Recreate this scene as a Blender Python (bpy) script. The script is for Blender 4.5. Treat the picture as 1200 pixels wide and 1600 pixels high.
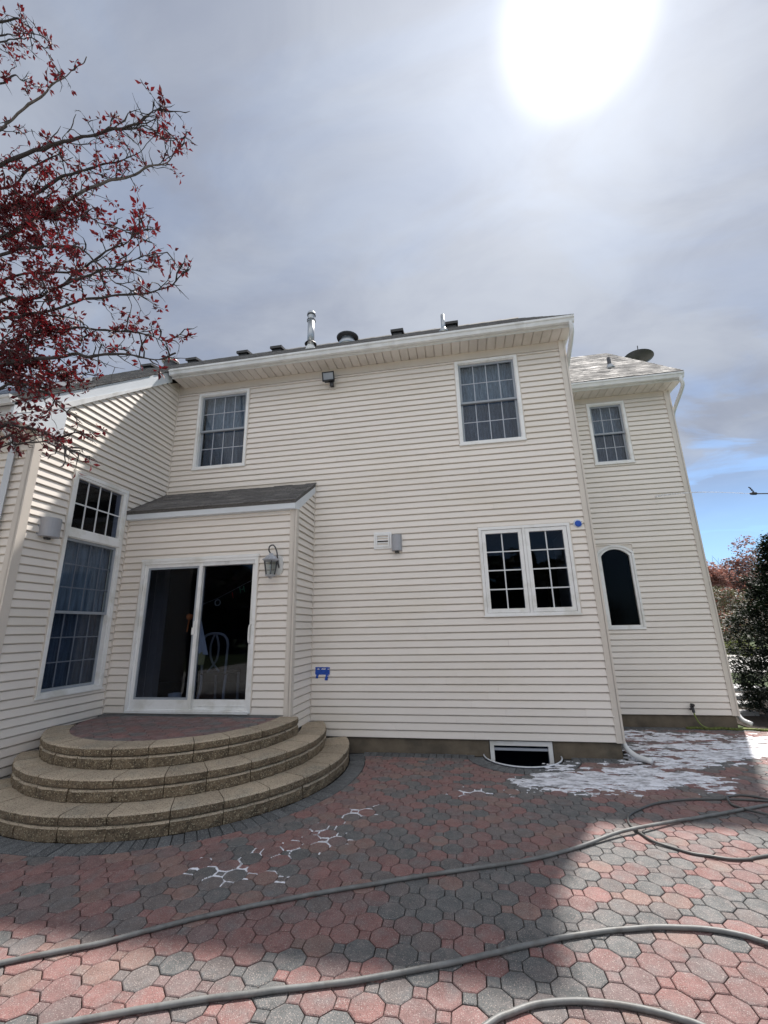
import bpy, bmesh, math, random
from mathutils import Vector, Matrix, noise
R = math.radians
random.seed(7)
scene = bpy.context.scene
for o in list(bpy.data.objects):
    bpy.data.objects.remove(o)

# ------------------------------------------------------------------ camera
cam_d = bpy.data.cameras.new('camera')
cam = bpy.data.objects.new('camera', cam_d)
scene.collection.objects.link(cam)
scene.camera = cam
cr = Vector((0.98363418, 0.17896271, -0.02088434))
cu = Vector((0.06656454, -0.25323386, 0.96511231))
cf = Vector((-0.16743049, 0.95070761, 0.26100205))
M = Matrix((cr, cu, -cf)).transposed().to_4x4()
M.translation = Vector((0, 0, 1.6993))
cam.matrix_world = M
cam_d.sensor_fit = 'VERTICAL'
cam_d.sensor_height = 36
cam_d.lens = 668.72 / 1600 * 36
cam_d.clip_end = 2000
cam_d.clip_start = 0.05

# ------------------------------------------------------------------ light
SUN = Vector((0.221, 0.468, 0.856)).normalized()
sun_el = math.asin(SUN.z)
sun_az = math.atan2(SUN.x, SUN.y)
sd = bpy.data.lights.new('sun', 'SUN')
sd.energy = 3.15
sd.angle = R(1.6)
sd.color = (1.0, 0.94, 0.88)
so = bpy.data.objects.new('sun', sd)
scene.collection.objects.link(so)
so.rotation_euler = (-SUN).to_track_quat('-Z', 'Y').to_euler()
so.location = (4, -4, 14)

w = bpy.data.worlds.new('World')
scene.world = w
w.use_nodes = True
nt = w.node_tree
nt.nodes.clear()
def N(t, **kw):
    n = nt.nodes.new(t)
    for k, v in kw.items():
        setattr(n, k, v)
    return n
def L(a, b):
    nt.links.new(a, b)
def MT(op, a, b=None, c=None, clamp=False):
    n = N('ShaderNodeMath', operation=op, use_clamp=clamp)
    for i, v in enumerate((a, b, c)):
        if v is None: continue
        if isinstance(v, (int, float)): n.inputs[i].default_value = v
        else: L(v, n.inputs[i])
    return n.outputs[0]
out = N('ShaderNodeOutputWorld')
bg = N('ShaderNodeBackground')
bg.inputs['Strength'].default_value = 0.1
L(bg.outputs[0], out.inputs[0])
sky = N('ShaderNodeTexSky', sky_type='NISHITA')
sky.sun_disc = False
sky.sun_elevation = sun_el
sky.sun_rotation = sun_az
tc = N('ShaderNodeTexCoord')
sep = N('ShaderNodeSeparateXYZ')
L(tc.outputs['Generated'], sep.inputs[0])
zz = MT('ADD', MT('MAXIMUM', sep.outputs[2], 0.0), 0.22)
cx_ = MT('DIVIDE', sep.outputs[0], zz)
cy_ = MT('DIVIDE', sep.outputs[1], zz)
com = N('ShaderNodeCombineXYZ')
L(cx_, com.inputs[0]); L(cy_, com.inputs[1])
def NOI(scale, detail, rough=0.55, dist=0.0, rot=0.0, sc=(1, 1, 1), loc=(0, 0, 0)):
    mp = N('ShaderNodeMapping')
    mp.inputs['Rotation'].default_value = (0, 0, rot)
    mp.inputs['Scale'].default_value = sc
    mp.inputs['Location'].default_value = loc
    L(com.outputs[0], mp.inputs[0])
    n = N('ShaderNodeTexNoise')
    n.inputs['Scale'].default_value = scale
    n.inputs['Detail'].default_value = detail
    n.inputs['Roughness'].default_value = rough
    n.inputs['Distortion'].default_value = dist
    L(mp.outputs[0], n.inputs['Vector'])
    return n.outputs['Fac']
def MR(v, a, b, c=0.0, d=1.0, smooth=True):
    n = N('ShaderNodeMapRange')
    if smooth: n.interpolation_type = 'SMOOTHSTEP'
    L(v, n.inputs['Value'])
    for k, x in zip(('From Min', 'From Max', 'To Min', 'To Max'), (a, b, c, d)):
        n.inputs[k].default_value = x
    return n.outputs[0]
def MX(f, a, b):
    n = N('ShaderNodeMix', data_type='RGBA')
    if isinstance(f, (int, float)): n.inputs['Factor'].default_value = f
    else: L(f, n.inputs['Factor'])
    for i, v in ((6, a), (7, b)):
        if isinstance(v, tuple): n.inputs[i].default_value = (*v, 1)
        else: L(v, n.inputs[i])
    return n.outputs[2]
big = NOI(1.1, 5, 0.5, 0.3, 0.5, (1, 1.3, 1), (2.3, 0.4, 0))
fine = NOI(3.6, 8, 0.6, 0.5, 0.7, (1, 1.6, 1), (0.7, 5.1, 0))
vein = NOI(1.9, 7, 0.55, 0.8, -0.4, (1.0, 2.2, 1), (7.7, 1.0, 0))
tone = MT('ADD', MT('MULTIPLY', big, 0.6), MT('MULTIPLY', fine, 0.4))
cloud = MX(MR(tone, 0.30, 0.70), (1.20, 1.39, 1.86), (2.12, 2.32, 2.70))
# clouds behind the camera brightened beyond those in view, to light the shaded facade
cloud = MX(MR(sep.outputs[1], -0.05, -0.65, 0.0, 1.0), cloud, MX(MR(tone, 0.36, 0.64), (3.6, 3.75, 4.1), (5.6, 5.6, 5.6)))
gapn = MR(vein, 0.44, 0.66)
low = MR(sep.outputs[2], 0.12, 0.52, 1.0, 0.0)
gap = MT('MULTIPLY', gapn, MT('ADD', MT('MULTIPLY', low, 0.85), 0.10), clamp=True)
gap = MT('MAXIMUM', gap, MR(sep.outputs[2], 0.10, 0.36, 0.95, 0.0))
bl = N('ShaderNodeVectorMath', operation='MULTIPLY_ADD')
L(sky.outputs[0], bl.inputs[0])
bl.inputs[1].default_value = (0.30, 0.40, 0.52)
bl.inputs[2].default_value = (0.5, 0.95, 1.6)
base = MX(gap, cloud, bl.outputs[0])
# thin cloud lit up round the sun
dt = N('ShaderNodeVectorMath', operation='DOT_PRODUCT')
nrm = N('ShaderNodeVectorMath', operation='NORMALIZE')
L(tc.outputs['Generated'], nrm.inputs[0])
L(nrm.outputs[0], dt.inputs[0])
dt.inputs[1].default_value = SUN
ang = MT('MULTIPLY', MT('ARCCOSINE', MT('MINIMUM', dt.outputs['Value'], 0.999999)), 57.2958)
wob = MT('MULTIPLY', ang, MT('ADD', MT('MULTIPLY', fine, 0.25), 0.88))
halo = MT('MULTIPLY', MT('EXPONENT', MT('MULTIPLY', MT('POWER', MT('DIVIDE', wob, 17.0), 1.1), -1.0)), 2.5)
core = MT('MULTIPLY', MR(wob, 0.0, 7.8, 1.0, 0.0), 5.5)
glow = MT('ADD', halo, core)
gc = N('ShaderNodeVectorMath', operation='SCALE')
gc.inputs[0].default_value = (1.0, 0.985, 0.985)
L(glow, gc.inputs['Scale'])
ad = N('ShaderNodeVectorMath', operation='ADD')
L(base, ad.inputs[0]); L(gc.outputs[0], ad.inputs[1])
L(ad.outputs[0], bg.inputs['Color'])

vs = scene.view_settings
vs.view_transform = 'Standard'
vs.look = 'None'
vs.gamma = 1
vs.exposure = 1.17

# ------------------------------------------------------------------ materials
def material(name, col, rough=0.6, var=0.0, vscale=8.0, bump=0.0, bscale=60.0, spec=0.5,
             metal=0.0, second=None, smask=(0.5, 0.65), sscale=3.0, stretch=(1, 1, 1),
             speck=None, objvar=0.0, rvar=0.0):
    m = bpy.data.materials.new(name)
    m.use_nodes = True
    t = m.node_tree
    b = t.nodes['Principled BSDF']
    b.inputs['Roughness'].default_value = rough
    b.inputs['Specular IOR Level'].default_value = spec
    b.inputs['Metallic'].default_value = metal
    g = t.nodes.new('ShaderNodeNewGeometry')
    mp = t.nodes.new('ShaderNodeMapping')
    mp.inputs['Scale'].default_value = stretch
    t.links.new(g.outputs['Position'], mp.inputs[0])
    def noi(sc, det=4, rg=0.6, vec=None):
        n = t.nodes.new('ShaderNodeTexNoise')
        n.inputs['Scale'].default_value = sc
        n.inputs['Detail'].default_value = det
        n.inputs['Roughness'].default_value = rg
        t.links.new(vec or mp.outputs[0], n.inputs['Vector'])
        return n.outputs['Fac']
    def rng(v, a, b_, c, d):
        n = t.nodes.new('ShaderNodeMapRange')
        t.links.new(v, n.inputs['Value'])
        for k, x in zip(('From Min', 'From Max', 'To Min', 'To Max'), (a, b_, c, d)):
            n.inputs[k].default_value = x
        return n.outputs[0]
    def mix(f, a, b_, mode='MIX'):
        n = t.nodes.new('ShaderNodeMix')
        n.data_type = 'RGBA'
        n.blend_type = mode
        if isinstance(f, float): n.inputs['Factor'].default_value = f
        else: t.links.new(f, n.inputs['Factor'])
        for i, v in ((6, a), (7, b_)):
            if isinstance(v, tuple): n.inputs[i].default_value = (*v, 1)
            else: t.links.new(v, n.inputs[i])
        return n.outputs[2]
    c = (*col,)
    if second:
        c = mix(rng(noi(sscale), smask[0], smask[1], 0, 1), col, second)
    if var:
        f = rng(noi(vscale), 0.25, 0.75, 1 - var, 1 + var)
        n = t.nodes.new('ShaderNodeVectorMath'); n.operation = 'SCALE'
        if isinstance(c, tuple): n.inputs[0].default_value = c
        else: t.links.new(c, n.inputs[0])
        t.links.new(f, n.inputs['Scale'])
        c = n.outputs[0]
    if objvar:
        oi = t.nodes.new('ShaderNodeObjectInfo')
        f = rng(oi.outputs['Random'], 0, 1, 1 - objvar, 1 + objvar)
        n = t.nodes.new('ShaderNodeVectorMath'); n.operation = 'SCALE'
        if isinstance(c, tuple): n.inputs[0].default_value = c
        else: t.links.new(c, n.inputs[0])
        t.links.new(f, n.inputs['Scale'])
        c = n.outputs[0]
    if speck:
        sc, lo, hi, scol = speck
        n = t.nodes.new('ShaderNodeTexVoronoi')
        n.inputs['Scale'].default_value = sc
        t.links.new(g.outputs['Position'], n.inputs['Vector'])
        sp = t.nodes.new('ShaderNodeSeparateColor')
        t.links.new(n.outputs['Color'], sp.inputs[0])
        c = mix(rng(sp.outputs[0], lo, hi, 0, 1), c, scol)
        c = mix(rng(sp.outputs[1], lo, hi, 0, 0.55), c, (0.01, 0.01, 0.01))
    if isinstance(c, tuple): b.inputs['Base Color'].default_value = (*c, 1)
    else: t.links.new(c, b.inputs['Base Color'])
    if rvar:
        t.links.new(rng(noi(sscale * 0.7 + 0.7), 0.35, 0.65, max(0.05, rough - rvar), min(1, rough + rvar)), b.inputs['Roughness'])
    if bump:
        bm = t.nodes.new('ShaderNodeBump')
        bm.inputs['Strength'].default_value = 1.0
        bm.inputs['Distance'].default_value = bump
        t.links.new(noi(bscale, 5, 0.7, g.outputs['Position']), bm.inputs['Height'])
        t.links.new(bm.outputs[0], b.inputs['Normal'])
    return m
MAT = {}
MAT['siding'] = material('cream_siding', (0.79, 0.735, 0.675), 0.42, var=0.035, vscale=1.2, second=(0.73, 0.67, 0.585),
                         smask=(0.50, 0.75), sscale=0.9, stretch=(0.5, 0.5, 1.6), bump=0.0006, bscale=45, objvar=0.022)
MAT['corner'] = material('beige_trim', (0.64, 0.585, 0.52), 0.45, var=0.05, vscale=2, bump=0.0004, bscale=40)
MAT['white'] = material('white_trim', (0.82, 0.82, 0.81), 0.35, var=0.05, vscale=3, second=(0.68, 0.67, 0.63), sscale=2.5)
MAT['gutter'] = material('white_gutter', (0.72, 0.73, 0.73), 0.35, var=0.10, vscale=4, second=(0.42, 0.41, 0.38), smask=(0.56, 0.85), sscale=2.2, stretch=(1.5, 1, 0.6))
MAT['fascia'] = material('pale_fascia', (0.66, 0.70, 0.74), 0.4, var=0.06, vscale=2.5)
MAT['soffit'] = material('soffit_vinyl', (0.66, 0.62, 0.58), 0.5, var=0.10, vscale=2.5, objvar=0.05, second=(0.47, 0.42, 0.36), smask=(0.55, 0.8), sscale=1.7)
MAT['sash'] = material('grey_sash', (0.30, 0.33, 0.37), 0.4, var=0.05)
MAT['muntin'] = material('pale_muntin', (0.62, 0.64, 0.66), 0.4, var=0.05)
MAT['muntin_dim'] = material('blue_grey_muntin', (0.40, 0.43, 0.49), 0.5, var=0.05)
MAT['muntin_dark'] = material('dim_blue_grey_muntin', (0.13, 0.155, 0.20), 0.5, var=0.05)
MAT['foundation'] = material('foundation_concrete', (0.155, 0.125, 0.09), 0.85, var=0.25, vscale=5, bump=0.004, bscale=30, second=(0.10, 0.085, 0.065), sscale=2)
MAT['shingle'] = material('asphalt_shingle', (0.105, 0.10, 0.098), 0.9, var=0.25, vscale=40, bump=0.002, bscale=200, objvar=0.25, speck=(260, 0.8, 0.9, (0.22, 0.21, 0.20)))
MAT['shingle_b'] = material('asphalt_shingle_light', (0.15, 0.142, 0.137), 0.9, spec=0.2, var=0.3, vscale=25, bump=0.002, bscale=200, objvar=0.2, speck=(260, 0.8, 0.9, (0.34, 0.33, 0.32)))
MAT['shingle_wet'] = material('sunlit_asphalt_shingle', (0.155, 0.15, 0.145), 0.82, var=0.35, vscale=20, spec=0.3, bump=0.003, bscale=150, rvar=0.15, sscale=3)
MAT['black'] = material('black_plastic', (0.018, 0.018, 0.02), 0.4, var=0.1)
MAT['darkmetal'] = material('dark_metal', (0.06, 0.06, 0.065), 0.45, var=0.2, vscale=12)
MAT['galv'] = material('galvanised_metal', (0.45, 0.47, 0.49), 0.38, var=0.15, vscale=14, metal=0.6)
MAT['greybox'] = material('grey_plastic', (0.36, 0.37, 0.40), 0.5, var=0.05)
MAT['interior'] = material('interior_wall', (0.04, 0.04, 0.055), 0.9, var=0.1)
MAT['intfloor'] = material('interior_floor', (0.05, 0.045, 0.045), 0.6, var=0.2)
MAT['curtain'] = material('lace_curtain', (0.27, 0.32, 0.40), 0.9, var=0.38, vscale=30, stretch=(2.2, 2.2, 0.35), second=(0.20, 0.24, 0.32), sscale=5)
MAT['curtain_dim'] = material('sheer_drape', (0.19, 0.235, 0.32), 0.9, var=0.5, vscale=8, stretch=(1.5, 3.0, 0.25))
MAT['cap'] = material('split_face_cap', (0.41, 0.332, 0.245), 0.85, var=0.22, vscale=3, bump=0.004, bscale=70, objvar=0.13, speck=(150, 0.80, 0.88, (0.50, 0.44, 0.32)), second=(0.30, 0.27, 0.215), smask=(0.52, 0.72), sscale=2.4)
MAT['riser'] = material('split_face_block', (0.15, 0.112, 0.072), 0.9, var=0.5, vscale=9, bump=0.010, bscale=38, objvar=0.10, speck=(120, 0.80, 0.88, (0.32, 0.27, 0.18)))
PAVC = [(0.235, 0.122, 0.112), (0.205, 0.116, 0.109), (0.178, 0.122, 0.118), (0.118, 0.122, 0.122), (0.148, 0.128, 0.123), (0.228, 0.142, 0.123)]
SEC = [(0.165, 0.120, 0.115), (0.15, 0.120, 0.118), (0.14, 0.128, 0.124), (0.145, 0.13, 0.126), (0.118, 0.12, 0.122), (0.17, 0.138, 0.125)]
PAV = [material('paver_%s' % n, c, 0.66, var=0.26, vscale=14, bump=0.005, bscale=130, objvar=0.09, second=s, smask=(0.48, 0.68), sscale=7,
                speck=(300, 0.90, 0.95, (0.34, 0.29, 0.27)), rvar=0.22)
       for n, c, s in zip(('brick_red', 'dark_red', 'mauve', 'charcoal', 'umber', 'rust'), PAVC, SEC)]
MAT['brick_grey'] = material('grey_border_paver', (0.105, 0.112, 0.116), 0.7, var=0.2, vscale=12, bump=0.003, bscale=140, objvar=0.2, speck=(190, 0.88, 0.92, (0.3, 0.3, 0.3)))
MAT['joint'] = material('joint_sand', (0.028, 0.024, 0.02), 0.95, var=0.3, vscale=20)
MAT['hose'] = material('grey_hose', (0.16, 0.165, 0.162), 0.5, var=0.3, vscale=9, bump=0.001, bscale=60, second=(0.11, 0.105, 0.098), smask=(0.5, 0.7), sscale=12)
MAT['hose_dark'] = material('dark_grey_hose', (0.09, 0.092, 0.09), 0.45, var=0.2, vscale=7)
MAT['greenhose'] = material('green_hose', (0.20, 0.24, 0.06), 0.5, var=0.2)
MAT['rim'] = material('foamy_rim', (0.7, 0.72, 0.75), 0.5, var=0.2, vscale=30)
MAT['foam'] = material('soap_foam', (0.80, 0.81, 0.86), 0.55, var=0.12, vscale=20, bump=0.004, bscale=90)
def thin_out(m, lo, hi, sc):
    t = m.node_tree
    b = t.nodes['Principled BSDF']
    o = [n for n in t.nodes if n.type == 'OUTPUT_MATERIAL'][0]
    tr = t.nodes.new('ShaderNodeBsdfTransparent'); ms = t.nodes.new('ShaderNodeMixShader')
    g = t.nodes.new('ShaderNodeNewGeometry'); mp = t.nodes.new('ShaderNodeMapping'); mp.inputs['Scale'].default_value = (0.6, 1.5, 1)
    nz = t.nodes.new('ShaderNodeTexNoise'); nz.inputs['Scale'].default_value = sc; nz.inputs['Detail'].default_value = 6; nz.inputs['Roughness'].default_value = 0.7
    mr = t.nodes.new('ShaderNodeMapRange'); mr.inputs['From Min'].default_value = lo; mr.inputs['From Max'].default_value = hi
    t.links.new(g.outputs['Position'], mp.inputs[0]); t.links.new(mp.outputs[0], nz.inputs['Vector']); t.links.new(nz.outputs['Fac'], mr.inputs['Value'])
    mr.inputs['To Min'].default_value = 0.30
    t.links.new(mr.outputs[0], ms.inputs[0]); t.links.new(tr.outputs[0], ms.inputs[1]); t.links.new(b.outputs[0], ms.inputs[2])
    t.links.new(ms.outputs[0], o.inputs[0])
thin_out(MAT['foam'], 0.36, 0.53, 9.0)
MAT['tape'] = material('blue_tape', (0.01, 0.075, 0.42), 0.55, var=0.25, vscale=25, bump=0.002, bscale=30)
MAT['film'] = material('clear_film', (0.62, 0.66, 0.72), 0.3, var=0.1)
MAT['bark'] = material('plum_bark', (0.028, 0.022, 0.022), 0.85, var=0.35, vscale=20, bump=0.004, bscale=60)
MAT['bark_grey'] = material('grey_bark', (0.10, 0.09, 0.088), 0.85, var=0.35, vscale=20)
def leafmat(name, col, tr, var=0.4):
    m = material(name, col, 0.55, var=var, vscale=9)
    t = m.node_tree
    b = t.nodes['Principled BSDF']
    o = [n for n in t.nodes if n.type == 'OUTPUT_MATERIAL'][0]
    tl = t.nodes.new('ShaderNodeBsdfTranslucent')
    tl.inputs[0].default_value = (*tr, 1)
    ms = t.nodes.new('ShaderNodeMixShader')
    ms.inputs[0].default_value = 0.4
    t.links.new(b.outputs[0], ms.inputs[1]); t.links.new(tl.outputs[0], ms.inputs[2])
    t.links.new(ms.outputs[0], o.inputs[0])
    return m
MAT['leaf'] = leafmat('plum_leaf', (0.065, 0.008, 0.012), (0.16, 0.008, 0.012))
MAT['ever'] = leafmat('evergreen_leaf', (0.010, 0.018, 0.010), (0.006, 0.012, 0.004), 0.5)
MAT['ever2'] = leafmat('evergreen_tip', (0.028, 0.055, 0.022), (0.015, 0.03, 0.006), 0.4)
MAT['bud'] = leafmat('red_bud', (0.36, 0.16, 0.125), (0.36, 0.16, 0.12), 0.3)
MAT['bud2'] = leafmat('pink_bud', (0.42, 0.24, 0.21), (0.40, 0.22, 0.18), 0.3)
MAT['shrub'] = leafmat('shrub_leaf', (0.14, 0.135, 0.085), (0.13, 0.13, 0.06), 0.4)
MAT['shrubb'] = leafmat('bright_shrub_leaf', (0.16, 0.20, 0.04), (0.18, 0.22, 0.03), 0.3)
MAT['bloom'] = leafmat('white_bloom', (0.70, 0.68, 0.62), (0.5, 0.5, 0.45), 0.2)
MAT['treeline'] = leafmat('dark_woodland', (0.025, 0.035, 0.018), (0.03, 0.04, 0.01), 0.6)
MAT['grass'] = material('lawn', (0.06, 0.085, 0.03), 0.9, var=0.3, vscale=3, bump=0.02, bscale=60)
MAT['mulch'] = material('mulch', (0.035, 0.025, 0.018), 0.95, var=0.5, vscale=30, bump=0.02, bscale=50)
MAT['moss'] = material('moss_strip', (0.10, 0.12, 0.03), 0.95, var=0.4, vscale=30, bump=0.01, bscale=60)
MAT['concrete'] = material('pale_concrete', (0.42, 0.41, 0.39), 0.8, var=0.12, vscale=3, bump=0.002, bscale=60)
MAT['bounce_deck'] = material('bounce_deck_concrete', (0.62, 0.60, 0.56), 0.8, var=0.1, vscale=1, bump=0.002, bscale=60)
MAT['slab'] = material('pale_slab', (0.40, 0.40, 0.40), 0.6, var=0.15, vscale=6, bump=0.003, bscale=30)
MAT['chair'] = material('white_painted_wood', (0.36, 0.37, 0.38), 0.5, var=0.1)
MAT['towel'] = material('pale_towel', (0.62, 0.66, 0.70), 0.9, var=0.1)
MAT['towel2'] = material('yellow_towel', (0.45, 0.42, 0.20), 0.9, var=0.1)
MAT['red'] = material('red_paper', (0.5, 0.03, 0.04), 0.8)
MAT['green'] = material('green_paper', (0.10, 0.30, 0.16), 0.8)
MAT['pale'] = material('pale_paper', (0.45, 0.48, 0.48), 0.8)
MAT['orange'] = material('orange_cloth', (0.55, 0.16, 0.04), 0.8)
MAT['dirtywhite'] = material('lantern_metal', (0.42, 0.43, 0.46), 0.35, var=0.3, vscale=30, metal=0.3)

def glassmat(name, tint, refl=1.0, frost=0.02):
    m = bpy.data.materials.new(name)
    m.use_nodes = True
    t = m.node_tree
    t.nodes.clear()
    o = t.nodes.new('ShaderNodeOutputMaterial')
    tr = t.nodes.new('ShaderNodeBsdfTransparent')
    tr.inputs[0].default_value = (*tint, 1)
    gl = t.nodes.new('ShaderNodeBsdfGlossy')
    gl.inputs['Roughness'].default_value = frost
    gl.inputs['Color'].default_value = (refl, refl, refl, 1)
    fr = t.nodes.new('ShaderNodeFresnel')
    ge = t.nodes.new('ShaderNodeNewGeometry')
    io = t.nodes.new('ShaderNodeMapRange')      # both faces of the pane reflect as air to glass
    io.inputs['To Min'].default_value = 1.5; io.inputs['To Max'].default_value = 1 / 1.5
    t.links.new(ge.outputs['Backfacing'], io.inputs['Value'])
    t.links.new(io.outputs[0], fr.inputs[0])
    nz = t.nodes.new('ShaderNodeTexNoise')
    nz.inputs['Scale'].default_value = 2.2
    t.links.new(ge.outputs['Position'], nz.inputs['Vector'])
    bp = t.nodes.new('ShaderNodeBump')
    bp.inputs['Distance'].default_value = 0.0015
    t.links.new(nz.outputs['Fac'], bp.inputs['Height'])
    t.links.new(bp.outputs[0], gl.inputs['Normal'])
    ms = t.nodes.new('ShaderNodeMixShader')
    t.links.new(fr.outputs[0], ms.inputs[0])
    t.links.new(tr.outputs[0], ms.inputs[1]); t.links.new(gl.outputs[0], ms.inputs[2])
    t.links.new(ms.outputs[0], o.inputs[0])
    return m
MAT['glass'] = glassmat('window_glass', (0.82, 0.86, 0.88), 0.5)
MAT['glass_screen'] = glassmat('dark_screen_glass', (0.3, 0.3, 0.33), 0.18, 0.1)
MAT['screen'] = glassmat('screened_glass', (0.62, 0.66, 0.70), 0.8, 0.15)
MAT['glass_dark'] = glassmat('tinted_glass', (0.66, 0.70, 0.78), 0.30)
def watermat():
    m = bpy.data.materials.new('water_spray')
    m.use_nodes = True
    t = m.node_tree
    t.nodes.clear()
    o = t.nodes.new('ShaderNodeOutputMaterial')
    tr = t.nodes.new('ShaderNodeBsdfTransparent')
    df = t.nodes.new('ShaderNodeBsdfDiffuse')
    df.inputs[0].default_value = (0.9, 0.92, 0.95, 1)
    nz = t.nodes.new('ShaderNodeTexNoise')
    nz.inputs['Scale'].default_value = 18
    g = t.nodes.new('ShaderNodeNewGeometry')
    t.links.new(g.outputs['Position'], nz.inputs['Vector'])
    mr = t.nodes.new('ShaderNodeMapRange')
    mr.inputs['From Min'].default_value = 0.4; mr.inputs['From Max'].default_value = 0.7
    mr.inputs['To Min'].default_value = 0.25; mr.inputs['To Max'].default_value = 0.8
    t.links.new(nz.outputs['Fac'], mr.inputs['Value'])
    ms = t.nodes.new('ShaderNodeMixShader')
    t.links.new(mr.outputs[0], ms.inputs[0])
    t.links.new(tr.outputs[0], ms.inputs[1]); t.links.new(df.outputs[0], ms.inputs[2])
    t.links.new(ms.outputs[0], o.inputs[0])
    return m
MAT['water'] = watermat()

# ------------------------------------------------------------------ helpers
WP = {}
def link(o, wp, parent=None):
    scene.collection.objects.link(o)
    wp = Vector(wp)
    WP[o.name] = wp
    if parent is not None:
        o.parent = parent
        o.location = wp - WP[parent.name]
    else:
        o.location = wp
    return o
def empty(name, loc, label=None, cat=None, group=None, parent=None):
    o = bpy.data.objects.new(name, None)
    o.empty_display_size = 0.2
    link(o, loc, parent)
    tag(o, label, cat, group)
    return o
def tag(o, label=None, cat=None, group=None, kind=None):
    if label: o['label'] = label
    if cat: o['category'] = cat
    if group: o['group'] = group
    if kind: o['kind'] = kind
    return o
CACHE = {}
class MB:
    def __init__(s):
        s.v = []; s.f = []; s.m = []; s.cm = 0
    def add(s, vs, fs):
        n = len(s.v)
        s.v.extend([tuple(p) for p in vs])
        for f in fs:
            s.f.append(tuple(i + n for i in f)); s.m.append(s.cm)
    def box(s, x0, x1, y0, y1, z0, z1):
        if x0 > x1: x0, x1 = x1, x0
        if y0 > y1: y0, y1 = y1, y0
        if z0 > z1: z0, z1 = z1, z0
        s.add([(x0, y0, z0), (x1, y0, z0), (x1, y1, z0), (x0, y1, z0), (x0, y0, z1), (x1, y0, z1), (x1, y1, z1), (x0, y1, z1)],
              [(3, 2, 1, 0), (4, 5, 6, 7), (0, 1, 5, 4), (1, 2, 6, 5), (2, 3, 7, 6), (3, 0, 4, 7)])
    def fbox(s, F, u0, u1, n0, n1, z0, z1):
        a = F(u0, n0, z0); b = F(u1, n1, z1)
        s.box(a[0], b[0], a[1], b[1], z0, z1)
    def prism(s, a, b):
        n = len(a)
        s.add(list(a) + list(b), [tuple(range(n - 1, -1, -1)), tuple(range(n, 2 * n))] + [(i, (i + 1) % n, n + (i + 1) % n, n + i) for i in range(n)])
    def tube(s, pts, r, n=8, cap=True):
        pts = [Vector(p) for p in pts]
        rs = r if isinstance(r, (list, tuple)) else [r] * len(pts)
        base = len(s.v)
        t0 = (pts[1] - pts[0]).normalized()
        up = Vector((0, 0, 1)) if abs(t0.z) < 0.9 else Vector((1, 0, 0))
        side = t0.cross(up).normalized()
        for i, p in enumerate(pts):
            t = (pts[min(i + 1, len(pts) - 1)] - pts[max(i - 1, 0)]).normalized()
            side = (side - t * side.dot(t))
            if side.length < 1e-6: side = t.orthogonal()
            side.normalize()
            up2 = side.cross(t)
            for k in range(n):
                a = 2 * math.pi * k / n
                s.v.append(tuple(p + side * (rs[i] * math.cos(a)) + up2 * (rs[i] * math.sin(a))))
        for i in range(len(pts) - 1):
            for k in range(n):
                a = base + i * n + k; b = base + i * n + (k + 1) % n
                s.f.append((a, b, b + n, a + n)); s.m.append(s.cm)
        if cap:
            s.f.append(tuple(base + k for k in range(n - 1, -1, -1))); s.m.append(s.cm)
            s.f.append(tuple(base + (len(pts) - 1) * n + k for k in range(n))); s.m.append(s.cm)
    def lathe(s, c, prof, n=20, axis=None, cap=True):
        c = Vector(c)
        ax = Vector(axis or (0, 0, 1)).normalized()
        e1 = ax.orthogonal().normalized(); e2 = ax.cross(e1)
        base = len(s.v)
        for r, h in prof:
            for k in range(n):
                a = 2 * math.pi * k / n
                s.v.append(tuple(c + ax * h + (e1 * math.cos(a) + e2 * math.sin(a)) * r))
        for i in range(len(prof) - 1):
            for k in range(n):
                a = base + i * n + k; b = base + i * n + (k + 1) % n
                s.f.append((a, b, b + n, a + n)); s.m.append(s.cm)
        if cap:
            s.f.append(tuple(base + k for k in range(n - 1, -1, -1))); s.m.append(s.cm)
            s.f.append(tuple(base + (len(prof) - 1) * n + k for k in range(n))); s.m.append(s.cm)
    def build(s, name, mat, parent=None, label=None, cat=None, group=None, kind=None, key=None, smooth=False, origin=None):
        xs = [p[0] for p in s.v]; ys = [p[1] for p in s.v]; zs = [p[2] for p in s.v]
        org = Vector(origin) if origin is not None else Vector(((min(xs) + max(xs)) / 2, (min(ys) + max(ys)) / 2, min(zs)))
        if key is not None and key in CACHE:
            me = CACHE[key]
        else:
            me = bpy.data.meshes.new(name)
            me.from_pydata([(p[0] - org[0], p[1] - org[1], p[2] - org[2]) for p in s.v], [], s.f)
            mats = mat if isinstance(mat, list) else [mat]
            for m in mats: me.materials.append(m)
            if len(mats) > 1: me.polygons.foreach_set('material_index', s.m)
            if smooth: me.shade_smooth()
            me.update()
            if key is not None: CACHE[key] = me
        o = bpy.data.objects.new(name, me)
        link(o, org, parent)
        tag(o, label, cat, group, kind)
        return o
def fixnormals(o):
    bm = bmesh.new(); bm.from_mesh(o.data)
    bmesh.ops.recalc_face_normals(bm, faces=bm.faces)
    bm.to_mesh(o.data); bm.free()
def smooth_path(pts, per=8):
    P = [Vector(p) for p in pts]
    P = [P[0] * 2 - P[1]] + P + [P[-1] * 2 - P[-2]]
    res = []
    for i in range(1, len(P) - 2):
        for k in range(per):
            t = k / per
            a, b, c, d = P[i - 1], P[i], P[i + 1], P[i + 2]
            res.append(0.5 * ((2 * b) + (c - a) * t + (2 * a - 5 * b + 4 * c - d) * t * t + (3 * b - a - 3 * c + d) * t ** 3))
    res.append(P[-2])
    return res

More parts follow.
